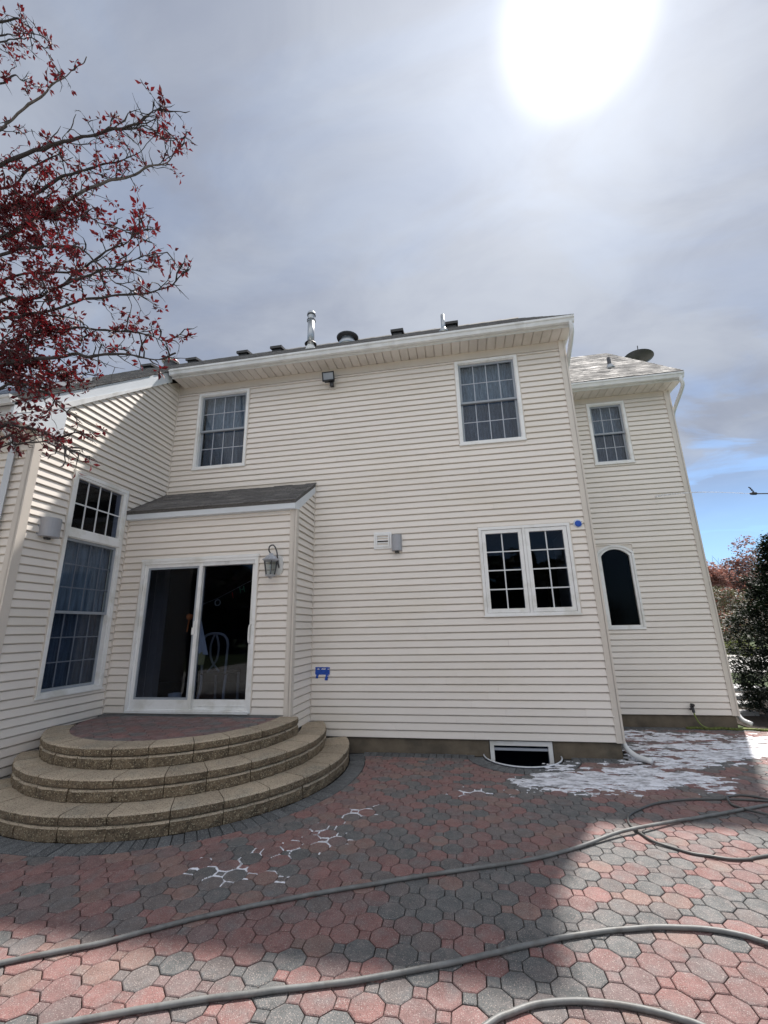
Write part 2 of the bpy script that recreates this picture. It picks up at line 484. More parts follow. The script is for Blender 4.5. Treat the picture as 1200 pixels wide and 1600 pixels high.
# ------------------------------------------------------------------ dimensions
D, DB, D2 = 6.6209, 5.8173, 8.563
XL, X0, X1, X2 = -5.1673, -2.3584, 1.921, 4.300
FM = lambda u, n, z: (u, D - n, z)
FB = lambda u, n, z: (u, DB - n, z)
FR = lambda u, n, z: (u, D2 - n, z)
FW = lambda u, n, z: (XL + n, u, z)
FS = lambda u, n, z: (X0 + n, u, z)
FF = lambda u, n, z: (u, 4.13 - n, z)
EXPO = 0.1016
Z0 = 0.193
rake = lambda y: 6.277 + 0.815 * (y - 6.365)      # underside of the rake board over the left wall
wroof = lambda y: 6.44 + 0.806 * (y - 6.27)
mroof = lambda y: 6.50 + 0.79 * (y - 6.29)
broof = lambda y: 3.58 + 0.61 * (y - 5.76)
rroof = lambda y: 6.30 + 0.81 * (y - 8.08)

# ------------------------------------------------------------------ ground
def flat(name, polys, z, mat, kind='structure', label=None):
    b = MB()
    for p in polys:
        b.add([(x, y, z) for x, y in p], [tuple(range(len(p)))])
    return b.build(name, mat, kind=kind)
flat('lawn', [[(-300, -300), (-12, -300), (-12, 300), (-300, 300)], [(-12, -300), (4.9, -300), (4.9, -22), (-12, -22)],
              [(4.9, -300), (300, -300), (300, 300), (4.9, 300)], [(-12, 8.7), (4.9, 8.7), (4.9, 300), (-12, 300)]], -0.05, MAT['grass'])
WC = (0.64, 6.60); WR = 0.50
arc = [(WC[0] + WR * math.cos(a), WC[1] + WR * math.sin(a)) for a in [math.pi + math.pi * k / 24 for k in range(25)]]
base_polys = [[(-12, -0.2), (4.9, -0.2), (4.9, 6.05), (-12, 6.05)], [(-12, 6.05), (WC[0] - WR, 6.05), (WC[0] - WR, 6.70), (-12, 6.70)],
              [(WC[0] + WR, 6.05), (4.9, 6.05), (4.9, 6.70), (WC[0] + WR, 6.70)], [(1.8, 6.70), (4.9, 6.70), (4.9, 8.7), (1.8, 8.7)]]
for k in range(24):
    a, b_ = arc[k], arc[k + 1]
    base_polys.append([(a[0], 6.05), (b_[0], 6.05), b_, a])
patio = flat('patio', base_polys, -0.022, MAT['joint'])
patio['label'] = 'patio of red and charcoal octagon pavers behind the house'

AS = 0.0692; PW = 0.118
def octp(cx, cy, ins):
    h = 0.0835 - ins; a = (AS / 2) * (h / 0.0835)
    return [(cx - a, cy - h), (cx + a, cy - h), (cx + h, cy - a), (cx + h, cy + a), (cx + a, cy + h), (cx - a, cy + h), (cx - h, cy + a), (cx - h, cy - a)]
def sqp(cx, cy, ins):
    h = AS / 2 - ins
    return [(cx - h, cy - h), (cx + h, cy - h), (cx + h, cy + h), (cx - h, cy + h)]
def clip(poly, nx, ny, d):      # keep nx*x+ny*y <= d
    o = []
    for i in range(len(poly)):
        p, q = poly[i], poly[(i + 1) % len(poly)]
        a = nx * p[0] + ny * p[1] - d; b = nx * q[0] + ny * q[1] - d
        if a <= 0: o.append(p)
        if a * b < 0:
            t = a / (a - b); o.append((p[0] + (q[0] - p[0]) * t, p[1] + (q[1] - p[1]) * t))
    return o
SC = [((-3.65, 5.72), 2.07), ((-3.69, 5.70), 1.80), ((-3.76, 5.71), 1.555)]
BR = 0.205                       # border brick length
def clips_for(cx, cy, z):
    cl = []
    if z < 0.1:
        if cx < -1.45 + 0.2 or True:
            c, r = SC[0]
            d = math.hypot(cx - c[0], cy - c[1]); rr = r + 0.01 + BR
            if d < rr - 0.13: return None
            if d < rr + 0.13:
                nx, ny = (cx - c[0]) / d, (cy - c[1]) / d
                cl.append((-nx, -ny, -(nx * c[0] + ny * c[1] + rr)))
        if cy > 4.13 - 0.12 and cx < XL:
            if cy > 4.13: return None
            cl.append((0, 1, 4.12))
        if cx < X1 + 0.05:
            lim = 6.62 - 0.21 if True else 0
            if cy > lim + 0.12: return None
            if cy > lim - 0.13: cl.append((0, 1, lim))
            d = math.hypot(cx - WC[0], cy - WC[1]); rr = WR + 0.03 + BR
            if d < rr - 0.12: return None
            if d < rr + 0.13:
                nx, ny = (cx - WC[0]) / d, (cy - WC[1]) / d
                cl.append((-nx, -ny, -(nx * WC[0] + ny * WC[1] + rr)))
        else:
            if cy > 8.45: return None
            if cy > 8.2: cl.append((0, 1, 8.34))
            if cy > 6.3 and cx < X1 + 0.25: cl.append((-1, 0, -(X1 + 0.12)))
        if cx > 4.75: return None
    else:
        c, r = SC[2][0], 1.29
        d = math.hypot(cx - c[0], cy - c[1])
        if d > r + 0.12 or cx < XL - 0.05 or cy > 5.72 + 0.1: return None
        if d > r - 0.13:
            nx, ny = (cx - c[0]) / d, (cy - c[1]) / d
            cl.append((nx, ny, nx * c[0] + ny * c[1] + r))
        if cx < XL + 0.25: cl.append((-1, 0, -XL - 0.01))
        if cy > 5.45: cl.append((0, 1, 5.70))
    return cl
def paver_prisms(b, ox, oy, z, cl, thick=0.022):
    ok = False
    for fn, cx, cy in ((octp, ox, oy), (sqp, ox - PW, oy)):
        o_ = fn(cx, cy, 0.0028); t_ = fn(cx, cy, 0.0070)
        if fn is sqp:
            o_ = [(x + (0.0006 if x > cx else 0), y) for x, y in o_]
        def C(p, e=0.0):
            for c in cl:
                p = clip(p, c[0], c[1], c[2] - e)
                if len(p) < 3: return []
            return p
        if cl:
            o2, t2 = C(o_), C(t_, 0.003)
            if len(o2) < 3 or len(t2) < 3: continue
            if len(o2) != len(t2):
                t2 = [(x * 0.95 + sum(p[0] for p in o2) / len(o2) * 0.05, y * 0.95 + sum(p[1] for p in o2) / len(o2) * 0.05) for x, y in o2]
            o_, t_ = o2, t2
        n = len(o_)
        vs = [(x, y, z - thick) for x, y in o_] + [(x, y, z - 0.0035) for x, y in o_] + [(x, y, z) for x, y in t_]
        fs = [(i, (i + 1) % n, n + (i + 1) % n, n + i) for i in range(n)] + [(n + i, n + (i + 1) % n, 2 * n + (i + 1) % n, 2 * n + i) for i in range(n)] + [tuple(range(2 * n, 3 * n))]
        b.add(vs, fs); ok = True
    return ok
GX0, GY0 = -0.212, 2.579
def paver_color(x, y):
    v = noise.noise(Vector((x * 1.1, y * 1.1, 3.3))) * 0.55 + random.random()
    if v < 0.24: return 3
    if v < 0.40: return 4
    return random.choice((0, 0, 1, 1, 2, 5))
cells = []
for i in range(-62, 46):
    for j in range(-24, 54):
        if (i + j) % 2: continue
        cells.append((GX0 + i * PW, GY0 + j * PW))
camp = Vector((0, 0, 1.6993))
def visible(x, y, z=0.0):
    d = Vector((x, y, z)) - camp
    dz = d.dot(cf)
    if dz < 0.2: return None
    px = d.dot(cr) / dz; py = -d.dot(cu) / dz
    if abs(px) < 0.93 and abs(py) < 1.24: return dz
    return None
cand = []
for x, y in cells:
    cl = clips_for(x, y, 0)
    if cl is None: continue
    cand.append((visible(x, y), x, y, cl))
near = sorted([c for c in cand if c[0]], key=lambda c: c[0])[:300]
nearset = set((c[1], c[2]) for c in near)
rest = MB()
for vd, x, y, cl in cand:
    mi = paver_color(x, y)
    if (x, y) in nearset:
        b = MB()
        if not paver_prisms(b, x, y, 0, cl): continue
        o = b.build('paver', PAV[mi], patio, key=('pav',) if not cl else None, origin=(x, y, 0))
        if not cl:
            o.material_slots[0].link = 'OBJECT'
            o.material_slots[0].material = PAV[mi]
        o.rotation_euler = (random.gauss(0, 0.006), random.gauss(0, 0.006), random.gauss(0, 0.008))
        o.location.z += random.gauss(0, 0.001)
    else:
        rest.cm = mi
        n0 = len(rest.v)
        tx, ty, tz = random.gauss(0, 0.006), random.gauss(0, 0.006), random.gauss(0, 0.001)
        paver_prisms(rest, x, y, 0, cl)
        for k in range(n0, len(rest.v)):
            p = rest.v[k]
            rest.v[k] = (p[0], p[1], p[2] + (p[0] - x) * tx + (p[1] - y) * ty + tz)
rest.build('paver', PAV, patio, kind='stuff')
# grey border bricks round the steps, along the wall and round the window well
def radial_bricks(c, r, a0, a1, wid, cond=lambda x, y: True, z=0.0):
    n = int(r * abs(a1 - a0) / wid)
    for k in range(n):
        t0 = a0 + (a1 - a0) * k / n; t1 = a0 + (a1 - a0) * (k + 1) / n
        tm = (t0 + t1) / 2
        if not cond(c[0] + (r + .1) * math.cos(tm), c[1] + (r + .1) * math.sin(tm)): continue
        g = 0.0032
        def q(rr, t, s): return (c[0] + rr * math.cos(t) - math.sin(t) * s, c[1] + rr * math.sin(t) + math.cos(t) * s)
        r1 = r + BR - 0.006
        def quad(e): return [q(r + e, t0, g + e), q(r1 - e, t0, g + e), q(r1 - e, t1, -g - e), q(r + e, t1, -g - e)]
        lo, hi = quad(0), quad(0.0035)
        dz = random.gauss(0, 0.0012)
        b = MB()
        b.add([(x, y, z - .022) for x, y in lo] + [(x, y, z - .003 + dz) for x, y in lo] + [(x, y, z + dz) for x, y in hi],
              [(i, (i + 1) % 4, 4 + (i + 1) % 4, 4 + i) for i in range(4)] + [(4 + i, 4 + (i + 1) % 4, 8 + (i + 1) % 4, 8 + i) for i in range(4)] + [(8, 9, 10, 11)])
        b.build('border_brick', MAT['brick_grey'], patio)
radial_bricks(SC[0][0], SC[0][1] + 0.008, R(-136), R(21), 0.094, cond=lambda x, y: y < 6.52)
radial_bricks(WC, WR + 0.025, R(180), R(360), 0.085, cond=lambda x, y: y < 6.45)
def row_bricks(x0, x1, y0, y1, along='x', wid=0.1):
    a0, a1 = (x0, x1) if along == 'x' else (y0, y1)
    n = max(1, round((a1 - a0) / wid))
    for k in range(n):
        s0 = a0 + (a1 - a0) * k / n + .003; s1 = a0 + (a1 - a0) * (k + 1) / n - .003
        r = (s0, s1, y0, y1) if along == 'x' else (x0, x1, s0, s1)
        dz = random.gauss(0, 0.0012)
        b = MB()
        lo = [(r[0], r[2]), (r[1], r[2]), (r[1], r[3]), (r[0], r[3])]
        hi = [(r[0] + .0035, r[2] + .0035), (r[1] - .0035, r[2] + .0035), (r[1] - .0035, r[3] - .0035), (r[0] + .0035, r[3] - .0035)]
        b.add([(x, y, -.022) for x, y in lo] + [(x, y, -.003 + dz) for x, y in lo] + [(x, y, dz) for x, y in hi],
              [(i, (i + 1) % 4, 4 + (i + 1) % 4, 4 + i) for i in range(4)] + [(4 + i, 4 + (i + 1) % 4, 8 + (i + 1) % 4, 8 + i) for i in range(4)] + [(8, 9, 10, 11)])
        b.build('border_brick', MAT['brick_grey'], patio)
row_bricks(-1.52, WC[0] - WR - 0.12, 6.42, 6.61)
row_bricks(WC[0] + WR + 0.12, X1, 6.42, 6.61)
row_bricks(X1 + .12, 4.7, 8.35, 8.53)

# ------------------------------------------------------------------ house
house = empty('house', (-0.5, 6.62, 0), 'two storey house clad in cream vinyl siding with grey shingle roofs', 'house')
def board(F, u0b, u1b, u0t, u1t, z, h, parent, join=None):
    d0 = 0.027
    prof = [(0, .014 if h > .05 else 0), (d0 - .003, -.001), (d0, .005), (.011, h * .83), (.001, h * .90), (0, h + (.012 if h > .09 else 0))]
    b = join or MB()
    A = [F(u0b + (u0t - u0b) * min(1, p[1] / h), p[0], z + p[1]) for p in prof]
    B = [F(u1b + (u1t - u1b) * min(1, p[1] / h), p[0], z + p[1]) for p in prof]
    n = 6
    b.add(A + B, [tuple(range(n)), tuple(range(2 * n - 1, n - 1, -1))] + [(i, n + i, n + i + 1, i + 1) for i in range(4)])
    if join is None:
        key = (F(1, 0, 0)[0] - F(0, 0, 0)[0], round(F(0, .02, 0)[1] - F(0, 0, 0)[1] + F(0, .02, 0)[0] - F(0, 0, 0)[0], 4), round(u1b - u0b, 3), round(u0t - u0b, 3), round(u1t - u0b, 3), round(h, 4))
        b.build('siding_board', MAT['siding'], parent, key=key, origin=F(u0b, 0, z))
def cladding(F, ufn, zs, ze, openings, parent, seams=0.25, join=None):
    z = zs
    row = 0
    while z < ze - 0.01:
        h = min(EXPO, ze - z)
        r = ufn(z, z + h)
        if r is None:
            z += EXPO; row += 1; continue
        pieces = [[r[0], r[1], r[2], r[3], z, h]]
        for (o0, o1, oz0, oz1) in openings:
            if z + h <= oz0 + .004 or z >= oz1 - .004: continue
            new = []
            for (a, c, at, ct, pz, ph) in pieces:
                if c <= o0 or a >= o1: new.append([a, c, at, ct, pz, ph]); continue
                if a < o0 - .02: new.append([a, o0, at, o0, pz, ph])
                if c > o1 + .02: new.append([o1, c, o1, ct, pz, ph])
                if z < oz0 - .012: new.append([max(a, o0), min(c, o1), max(a, o0), min(c, o1), z, oz0 - z])
                if z + h > oz1 + .012: new.append([max(a, o0), min(c, o1), max(a, o0), min(c, o1), oz1, z + h - oz1])
            pieces = new
        for (a, c, at, ct, pz, ph) in pieces:
            if c - a > 3.6 and random.random() < seams * 2:
                s = a + (c - a) * random.uniform(.3, .7)
                board(F, a, s - .0015, at, s - .0015, pz, ph, parent, join)
                board(lambda u, n, q: F(u, n + (.0022 if n > 0 else 0), q), s, c, s, ct, pz, ph, parent, join)
            else:
                board(F, a, c, at, ct, pz, ph, parent, join)
        z += EXPO; row += 1
def backing(F, us, zs, openings, thick=0.14, extra=None):
    b = MB()
    U = sorted(set(us + [o[0] for o in openings] + [o[1] for o in openings]))
    Zs = sorted(set(zs + [o[2] for o in openings] + [o[3] for o in openings]))
    for i in range(len(U) - 1):
        for j in range(len(Zs) - 1):
            um, zm = (U[i] + U[i + 1]) / 2, (Zs[j] + Zs[j + 1]) / 2
            if um < us[0] or um > us[-1] or zm < zs[0] or zm > zs[-1]: continue
            if any(o[0] < um < o[1] and o[2] < zm < o[3] for o in openings): continue
            b.fbox(F, U[i], U[i + 1], -thick, -.001, Zs[j], Zs[j + 1])
    return b
WA = (0.127, 1.158, 4.549, 6.099); WB = (0.306, 1.628, 1.832, 3.153); WCc = (-4.688, -3.665, 4.545, 6.080)
WE = (2.753, 3.462, 4.709, 6.036); WG = (2.520, 3.160, 1.580, 3.103)
DO = (-4.798, -2.898, 0.632, 2.748); WT = (4.711, 5.700, 0.957, 3.889)
bumphole = (-5.03, -2.50, 0.60, 3.35)
# main wall
b = backing(FM, [XL, X1], [Z0, 6.40], [WA, WB, WCc, bumphole])
main_wall = b.build('wall', MAT['corner'], house, label='main two storey rear wall')
cladding(FM, lambda z, zt: (X0 + .02, X1 - .055, X0 + .02, X1 - .055) if z < 4.10 else (XL + .02, X1 - .055, XL + .02, X1 - .055), Z0, 6.13, [WA, WB, WCc], main_wall, seams=.45)
b = MB(); b.fbox(FM, XL + .02, X1 - .01, 0, .012, 6.13, 6.268); b.fbox(FM, XL + .02, X1 - .01, .012, .022, 6.13, 6.15)
b.build('frieze_board', MAT['corner'], main_wall)
# short piece of wall beside the shed roof between the flashing and the first full course
# right wing wall
b = backing(FR, [X1 - .1, X2], [Z0, 6.30], [WE, (WG[0], WG[1], WG[2], WG[3])])
right_wall = b.build('wall', MAT['corner'], house, label='right wall set back behind the corner')
cladding(FR, lambda z, zt: (X1 + .0, X2 - .05, X1 + .0, X2 - .05), Z0 - .002, 6.06, [WE, WG], right_wall, seams=0)
b = MB(); b.fbox(FR, X1, X2 - .01, 0, .012, 6.06, 6.168); b.build('frieze_board', MAT['corner'], right_wall)
# bump-out front and side
b = backing(FB, [XL, X0], [0.42, 3.44], [DO])
bump_wall = b.build('wall', MAT['corner'], house, label='wall round the sliding door under the small shed roof')
cladding(FB, lambda z, zt: (XL + .02, X0 - .05, XL + .02, X0 - .05), 0.615, 3.43, [DO], bump_wall, seams=0)
b = MB()
b.prism([(X0 - .14, DB, .0), (X0 - .14, D, .0), (X0 - .14, D, broof(D) - .03), (X0 - .14, DB, broof(DB) - .03)],
        [(X0 - .001, DB, .0), (X0 - .001, D, .0), (X0 - .001, D, broof(D) - .03), (X0 - .001, DB, broof(DB) - .03)])
side_wall = b.build('wall', MAT['corner'], house, label='narrow side wall beside the steps')
fixnormals(side_wall)
def su(z, zt):
    y0 = DB + .05
    def lo(q): return max(y0, 5.817 + (q - 3.40) / 0.72)
    if lo(z) > D - .06: return None
    return (lo(z), D - .015, min(lo(zt), D - .02), D - .015)
cladding(FS, su, 0.395, 4.0, [], side_wall, seams=0)
# wing wall (faces right)
b = backing(FW, [4.13, 6.62], [0.0, 4.43], [WT, (5.95, 6.6, .6, 3.3)])
b.prism([(XL - .14, 4.13, 4.43), (XL - .14, 6.62, 4.43), (XL - .14, 6.62, 6.42), (XL - .14, 4.13, wroof(4.13) - .06)],
        [(XL - .001, 4.13, 4.43), (XL - .001, 6.62, 4.43), (XL - .001, 6.62, 6.42), (XL - .001, 4.13, wroof(4.13) - .06)])
wing_wall = b.build('wall', MAT['corner'], house, label='left wing wall with the tall window, at a right angle to the rear wall')
def wu(z, zt):
    def lo(q): return max(4.13 + .05, 6.365 + (q - 6.277 - .02) / 0.815)
    def hi(q):
        if q < 3.56: return DB - .02
        return min(D - .015, 5.76 + (q - 3.60) / 0.61)
    if lo(z) > hi(z) - .03: return None
    return (lo(z), hi(z), min(lo(zt), hi(zt) - .005), hi(zt))
cladding(FW, wu, 0.0 + 0.09, 6.25, [WT], wing_wall, seams=0)
# wing front wall (faces the patio)
b = backing(FF, [-9.5, XL], [0.0, 4.22], [])
fw = b.build('wall', MAT['corner'], house, label='front wall of the left wing')
j = MB()
cladding(FF, lambda z, zt: (-9.5, XL - .05, -9.5, XL - .05), 0.09, 4.2, [], fw, seams=0, join=j)
j.build('siding_board', MAT['siding'], fw, kind='stuff')
# side walls of the main body and right wing (seen only from further right)
FX1 = lambda u, n, z: (X1 + n, u, z)
FX2 = lambda u, n, z: (X2 + n, u, z)
for F, a, c, zt, nm in ((FX1, D, D2, 6.4, 'short return wall right of the main corner'), (FX2, D2, 14.6, 6.4, 'right end wall')):
    b = MB(); b.fbox(F, a, c, -.14, -.001, Z0, zt)
    if F is FX2:
        b.prism([(X2 - .14, D2, 6.4), (X2 - .14, 14.6, 6.4), (X2 - .14, 11.46, 9.0)], [(X2 - .001, D2, 6.4), (X2 - .001, 14.6, 6.4), (X2 - .001, 11.46, 9.0)])
    wl = b.build('wall', MAT['corner'], house, label=nm)
    j = MB()
    cladding(F, (lambda z, q, a=a, c=c: (a + .05, c - .02, a + .05, c - .02)), Z0, zt, [], wl, seams=0, join=j)
    j.build('siding_board', MAT['siding'], wl, kind='stuff')
# gable end of the main roof and shell that keeps the inside dark
b = MB()
b.prism([(X1 - .14, D, 6.3), (X1 - .14, 15.2, 6.3), (X1 - .14, 10.8, 9.95)], [(X1, D, 6.3), (X1, 15.2, 6.3), (X1, 10.8, 9.95)])
b.box(-9.5, X1, 15.05, 15.2, 0, 6.4); b.box(X1, X2, 14.45, 14.6, 0, 6.4); b.box(-9.64, -9.5, 4.13, 15.2, 0, 6.2)
b.prism([(-9.6, 4.2, 4.2), (-9.6, 15.2, 4.2), (-9.6, 15.2, 6.3), (-9.6, 10.8, 9.95)], [(-9.5, 4.2, 4.2), (-9.5, 15.2, 4.2), (-9.5, 15.2, 6.3), (-9.5, 10.8, 9.95)])
wl = b.build('wall', MAT['corner'], house, label='hidden back and gable walls')
fixnormals(wl)
b = MB()
b.box(-9.5, X1 - .14, D + .14, 15.0, 3.25, 3.40); b.box(X1 - .14, X2 - .14, D2 + .14, 14.4, 3.25, 3.40)
b.box(-9.5, X1 - .14, D + .14, 15.0, .50, .58); b.box(XL + .02, X0 - .15, DB + .14, D + .14, .50, .58); b.box(X1 - .14, X2 - .14, D2 + .14, 14.4, .1, .2)
b.box(-9.5, XL - .14, 4.28, D, .45, .52)
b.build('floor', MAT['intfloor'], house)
# dark room partitions
b = MB()
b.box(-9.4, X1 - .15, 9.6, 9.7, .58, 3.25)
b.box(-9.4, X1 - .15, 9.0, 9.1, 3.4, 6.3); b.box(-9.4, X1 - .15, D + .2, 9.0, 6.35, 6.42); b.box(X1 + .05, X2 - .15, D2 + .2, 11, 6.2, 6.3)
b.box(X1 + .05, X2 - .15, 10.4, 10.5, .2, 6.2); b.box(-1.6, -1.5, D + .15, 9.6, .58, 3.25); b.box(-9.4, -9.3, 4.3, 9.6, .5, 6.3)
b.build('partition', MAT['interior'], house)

# foundation
b = MB()
b.box(X0 - .1, .232 - .01, D + .012, D + .2, -.6, Z0); b.box(1.048 + .01, X1 - .012, D + .012, D + .2, -.6, Z0)
b.box(.222, 1.058, D + .012, D + .2, -.6, -.38)
b.box(X1 - .2, X1 - .012, D + .2, D2, -.6, Z0)
b.box(X1 - .01, X2 - .012, D2 + .012, D2 + .2, -.3, Z0)
b.box(X2 - .2, X2 - .012, D2 + .2, 14.5, -.3, Z0)
b.build('foundation', MAT['foundation'], house)

# corner posts and trims
def trim(boxes, mat='corner', name='corner_post', parent=None):
    for bx in boxes:
        b = MB(); b.box(*bx); b.build(name, MAT[mat], parent or house)
b = MB(); b.box(X1 - .075, X1 + .004, D - .032, D + .002, .185, 6.27); b.box(X1 - .002, X1 + .032, D - .032, D + .075, .185, 6.27); b.build('corner_post', MAT['corner'], house)
b = MB(); b.box(X2 - .075, X2 + .004, D2 - .032, D2 + .002, .185, 6.17); b.box(X2 - .002, X2 + .032, D2 - .032, D2 + .075, .185, 6.17); b.build('corner_post', MAT['corner'], house)
b = MB(); b.box(X0 - .065, X0 + .004, DB - .032, DB + .002, .40, 3.43); b.box(X0 - .002, X0 + .032, DB - .032, DB + .065, .40, 3.43); b.build('corner_post', MAT['corner'], house)
b = MB(); b.box(XL - .075, XL + .004, 4.13 - .032, 4.13 + .002, .05, 4.2); b.box(XL - .002, XL + .032, 4.13 - .032, 4.13 + .07, .05, 4.3); b.build('corner_post', MAT['corner'], house)
trim([(X0, X0 + .032, D - .034, D - .002, .2, 4.08), (XL, XL + .032, D - .034, D - .002, 4.1, 6.27), (XL, XL + .032, DB - .034, DB - .002, .6, 3.43)], name='inside_corner_trim')

# ------------------------------------------------------------------ windows
def frame(b, F, r, wid, n0, n1, wz0=None, wz1=None):
    u0, u1, z0, z1 = r
    a = wz0 if wz0 is not None else wid; c = wz1 if wz1 is not None else wid
    b.fbox(F, u0, u0 + wid, n0, n1, z0, z1); b.fbox(F, u1 - wid, u1, n0, n1, z0, z1)
    b.fbox(F, u0 + wid, u1 - wid, n0, n1, z0, z0 + a); b.fbox(F, u0 + wid, u1 - wid, n0, n1, z1 - c, z1)
def panes(F, r, cols, rows, n, parent, mat, mun, mw=.014, nm=.008):
    u0, u1, z0, z1 = r
    pw, ph = (u1 - u0) / cols, (z1 - z0) / rows
    for i in range(cols):
        for j in range(rows):
            b = MB(); b.fbox(F, u0 + i * pw, u0 + (i + 1) * pw, n - .004, n, z0 + j * ph, z0 + (j + 1) * ph)
            b.build('pane', MAT[mat], parent, key=('pane', F(1, 0, 0)[0] - F(0, 0, 0)[0], mat, round(pw, 4), round(ph, 4)))
    if cols > 1 or rows > 1:
        b = MB()
        for i in range(1, cols): b.fbox(F, u0 + i * pw - mw / 2, u0 + i * pw + mw / 2, n + .001, n + nm, z0, z1)
        for j in range(1, rows): b.fbox(F, u0, u1, n + .002, n + nm + .001, z0 + j * ph - mw / 2, z0 + j * ph + mw / 2)
        b.build('muntin', MAT[mun], parent)
def rpar(b, F, r, name, mat, label=None):
    return b.build(name, MAT[mat], house, label=label)
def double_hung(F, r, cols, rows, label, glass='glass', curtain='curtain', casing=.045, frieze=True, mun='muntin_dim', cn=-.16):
    u0, u1, z0, z1 = r
    b = MB()
    frame(b, F, r, casing, -.10, .040)
    frame(b, F, (u0 + casing - .012, u1 - casing + .012, z0 + casing - .012, z1 - casing + .012), .024, -.10, .020)
    b.fbox(F, u0 - .012, u1 + .012, 0, .048, z0 - .012, z0 + .012)
    wdw = b.build('window', MAT['white'], house, label=label)
    iu0, iu1, iz0, iz1 = u0 + casing + .012, u1 - casing - .012, z0 + casing + .012, z1 - casing - .012
    zm = (iz0 + iz1) / 2
    sw = .035
    b = MB(); frame(b, F, (iu0, iu1, zm - .02, iz1), sw, -.045, -.010); b.build('upper_sash', MAT['sash'], wdw)
    panes(F, (iu0 + sw, iu1 - sw, zm - .02 + sw, iz1 - sw), cols, rows, -.026, wdw, glass, mun)
    b = MB(); frame(b, F, (iu0, iu1, iz0, zm + .02), sw, -.085, -.050); b.build('lower_sash', MAT['sash'], wdw)
    panes(F, (iu0 + sw, iu1 - sw, iz0 + sw, zm + .02 - sw), cols, rows, -.066, wdw, 'screen', mun)
    if curtain:
        b = MB()
        nn = 40
        pts = [(iu0 + (iu1 - iu0) * k / nn, cn + .012 * math.sin(k * 1.3) + .006 * math.sin(k * 3.1)) for k in range(nn + 1)]
        for k in range(nn):
            (a, an), (c, c2) = pts[k], pts[k + 1]
            b.add([F(a, an, iz0 - .05), F(c, c2, iz0 - .05), F(c, c2, iz1 + .05), F(a, an, iz1 + .05)], [(0, 1, 2, 3)])
        b.build('curtain', MAT[curtain], wdw)
    return wdw
double_hung(FM, WA, 4, 2, 'upper right window of the main wall, lace curtain behind its grid')
double_hung(FM, WCc, 4, 2, 'upper left window of the main wall, beside the inside corner')
double_hung(FR, WE, 3, 2, 'small upper window of the set back right wall')
# tall wing window with transom
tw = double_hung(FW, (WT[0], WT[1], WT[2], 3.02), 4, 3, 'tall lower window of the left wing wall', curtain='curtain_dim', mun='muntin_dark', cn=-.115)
b = MB()
r = (WT[0], WT[1], 3.02, WT[3])
frame(b, FW, r, .05, -.10, .036); frame(b, FW, (r[0] + .04, r[1] - .04, r[2] + .04, r[3] - .04), .045, -.10, .022)
tr_ = b.build('window', MAT['white'], house, label='transom window on top of the tall wing window')
panes(FW, (r[0] + .085, r[1] - .085, r[2] + .085, r[3] - .085), 4, 2, -.02, tr_, 'glass_dark', 'muntin', .02)
# casement pair
b = MB()
frame(b, FM, WB, .04, -.10, .036)
um = (WB[0] + WB[1]) / 2
b.fbox(FM, um - .02, um + .02, -.10, .03, WB[2] + .04, WB[3] - .04)
b.fbox(FM, WB[0] - .012, WB[1] + .012, 0, .048, WB[2] - .014, WB[2] + .008)
cw = b.build('window', MAT['white'], house, label='pair of white casement windows with black panes')
for a, c in ((WB[0] + .04, um - .02), (um + .02, WB[1] - .04)):
    b = MB(); frame(b, FM, (a + .004, c - .004, WB[2] + .044, WB[3] - .044), .055, -.06, .022)
    b.build('casement_sash', MAT['white'], cw)
    panes(FM, (a + .059, c - .059, WB[2] + .099, WB[3] - .099), 2, 4, -.015, cw, 'glass_dark', 'muntin', .018)
# arched window
def arch_pts(u0, u1, z0, z1, rise, n=14):
    hw = (u1 - u0) / 2; Rr = (hw * hw + rise * rise) / (2 * rise); zc = z1 - Rr; th = math.asin(hw / Rr)
    pts = [(u0, z0), (u1, z0)]
    for k in range(n + 1):
        t = th - 2 * th * k / n
        pts.append(((u0 + u1) / 2 + Rr * math.sin(t), zc + Rr * math.cos(t)))
    return pts
g0, g1, gz0, gz1 = WG
for nm, o_, i_, n0, n1 in (('window', 0, .035, -.08, .036), ('arched_sash', .035, .075, -.08, .016)):
    P = arch_pts(g0 + o_, g1 - o_, gz0 + o_, gz1 - o_, .14); Q = arch_pts(g0 + i_, g1 - i_, gz0 + i_, gz1 - i_, .13)
    b = MB(); k = len(P)
    vs_ = [FR(u, n1, z) for u, z in P] + [FR(u, n1, z) for u, z in Q] + [FR(u, n0, z) for u, z in P] + [FR(u, n0, z) for u, z in Q]
    fs_ = []
    for i in range(k):
        q = (i + 1) % k
        fs_ += [(i, q, k + q, k + i), (2 * k + i, q + 2 * k, q, i), (k + i, k + q, 3 * k + q, 3 * k + i)]
    b.add(vs_, fs_)
    if nm == 'window':
        aw = b.build('window', MAT['white'], house, label='narrow arched window of the set back right wall'); fixnormals(aw)
    else:
        fixnormals(b.build(nm, MAT['white'], aw))
b = MB(); P = arch_pts(g0 + .07, g1 - .07, gz0 + .07, gz1 - .07, .13)
b.prism([FR(u, -.03, z) for u, z in P], [FR(u, -.034, z) for u, z in P]); b.build('pane', MAT['glass_screen'], aw)
b = MB()   # siding fillers beside the arch
for s in (0, 1):
    pts = [(u, z) for u, z in arch_pts(g0, g1, gz0, gz1, .14)[2:]]
    pts = pts[:8] if s else pts[7:]
    cornr = (g1, gz1) if s else (g0, gz1)
    poly = pts + [cornr]
    b.prism([FR(u, .004, z) for u, z in poly], [FR(u, -.02, z) for u, z in poly])
o = b.build('siding_filler', MAT['siding'], right_wall); fixnormals(o)
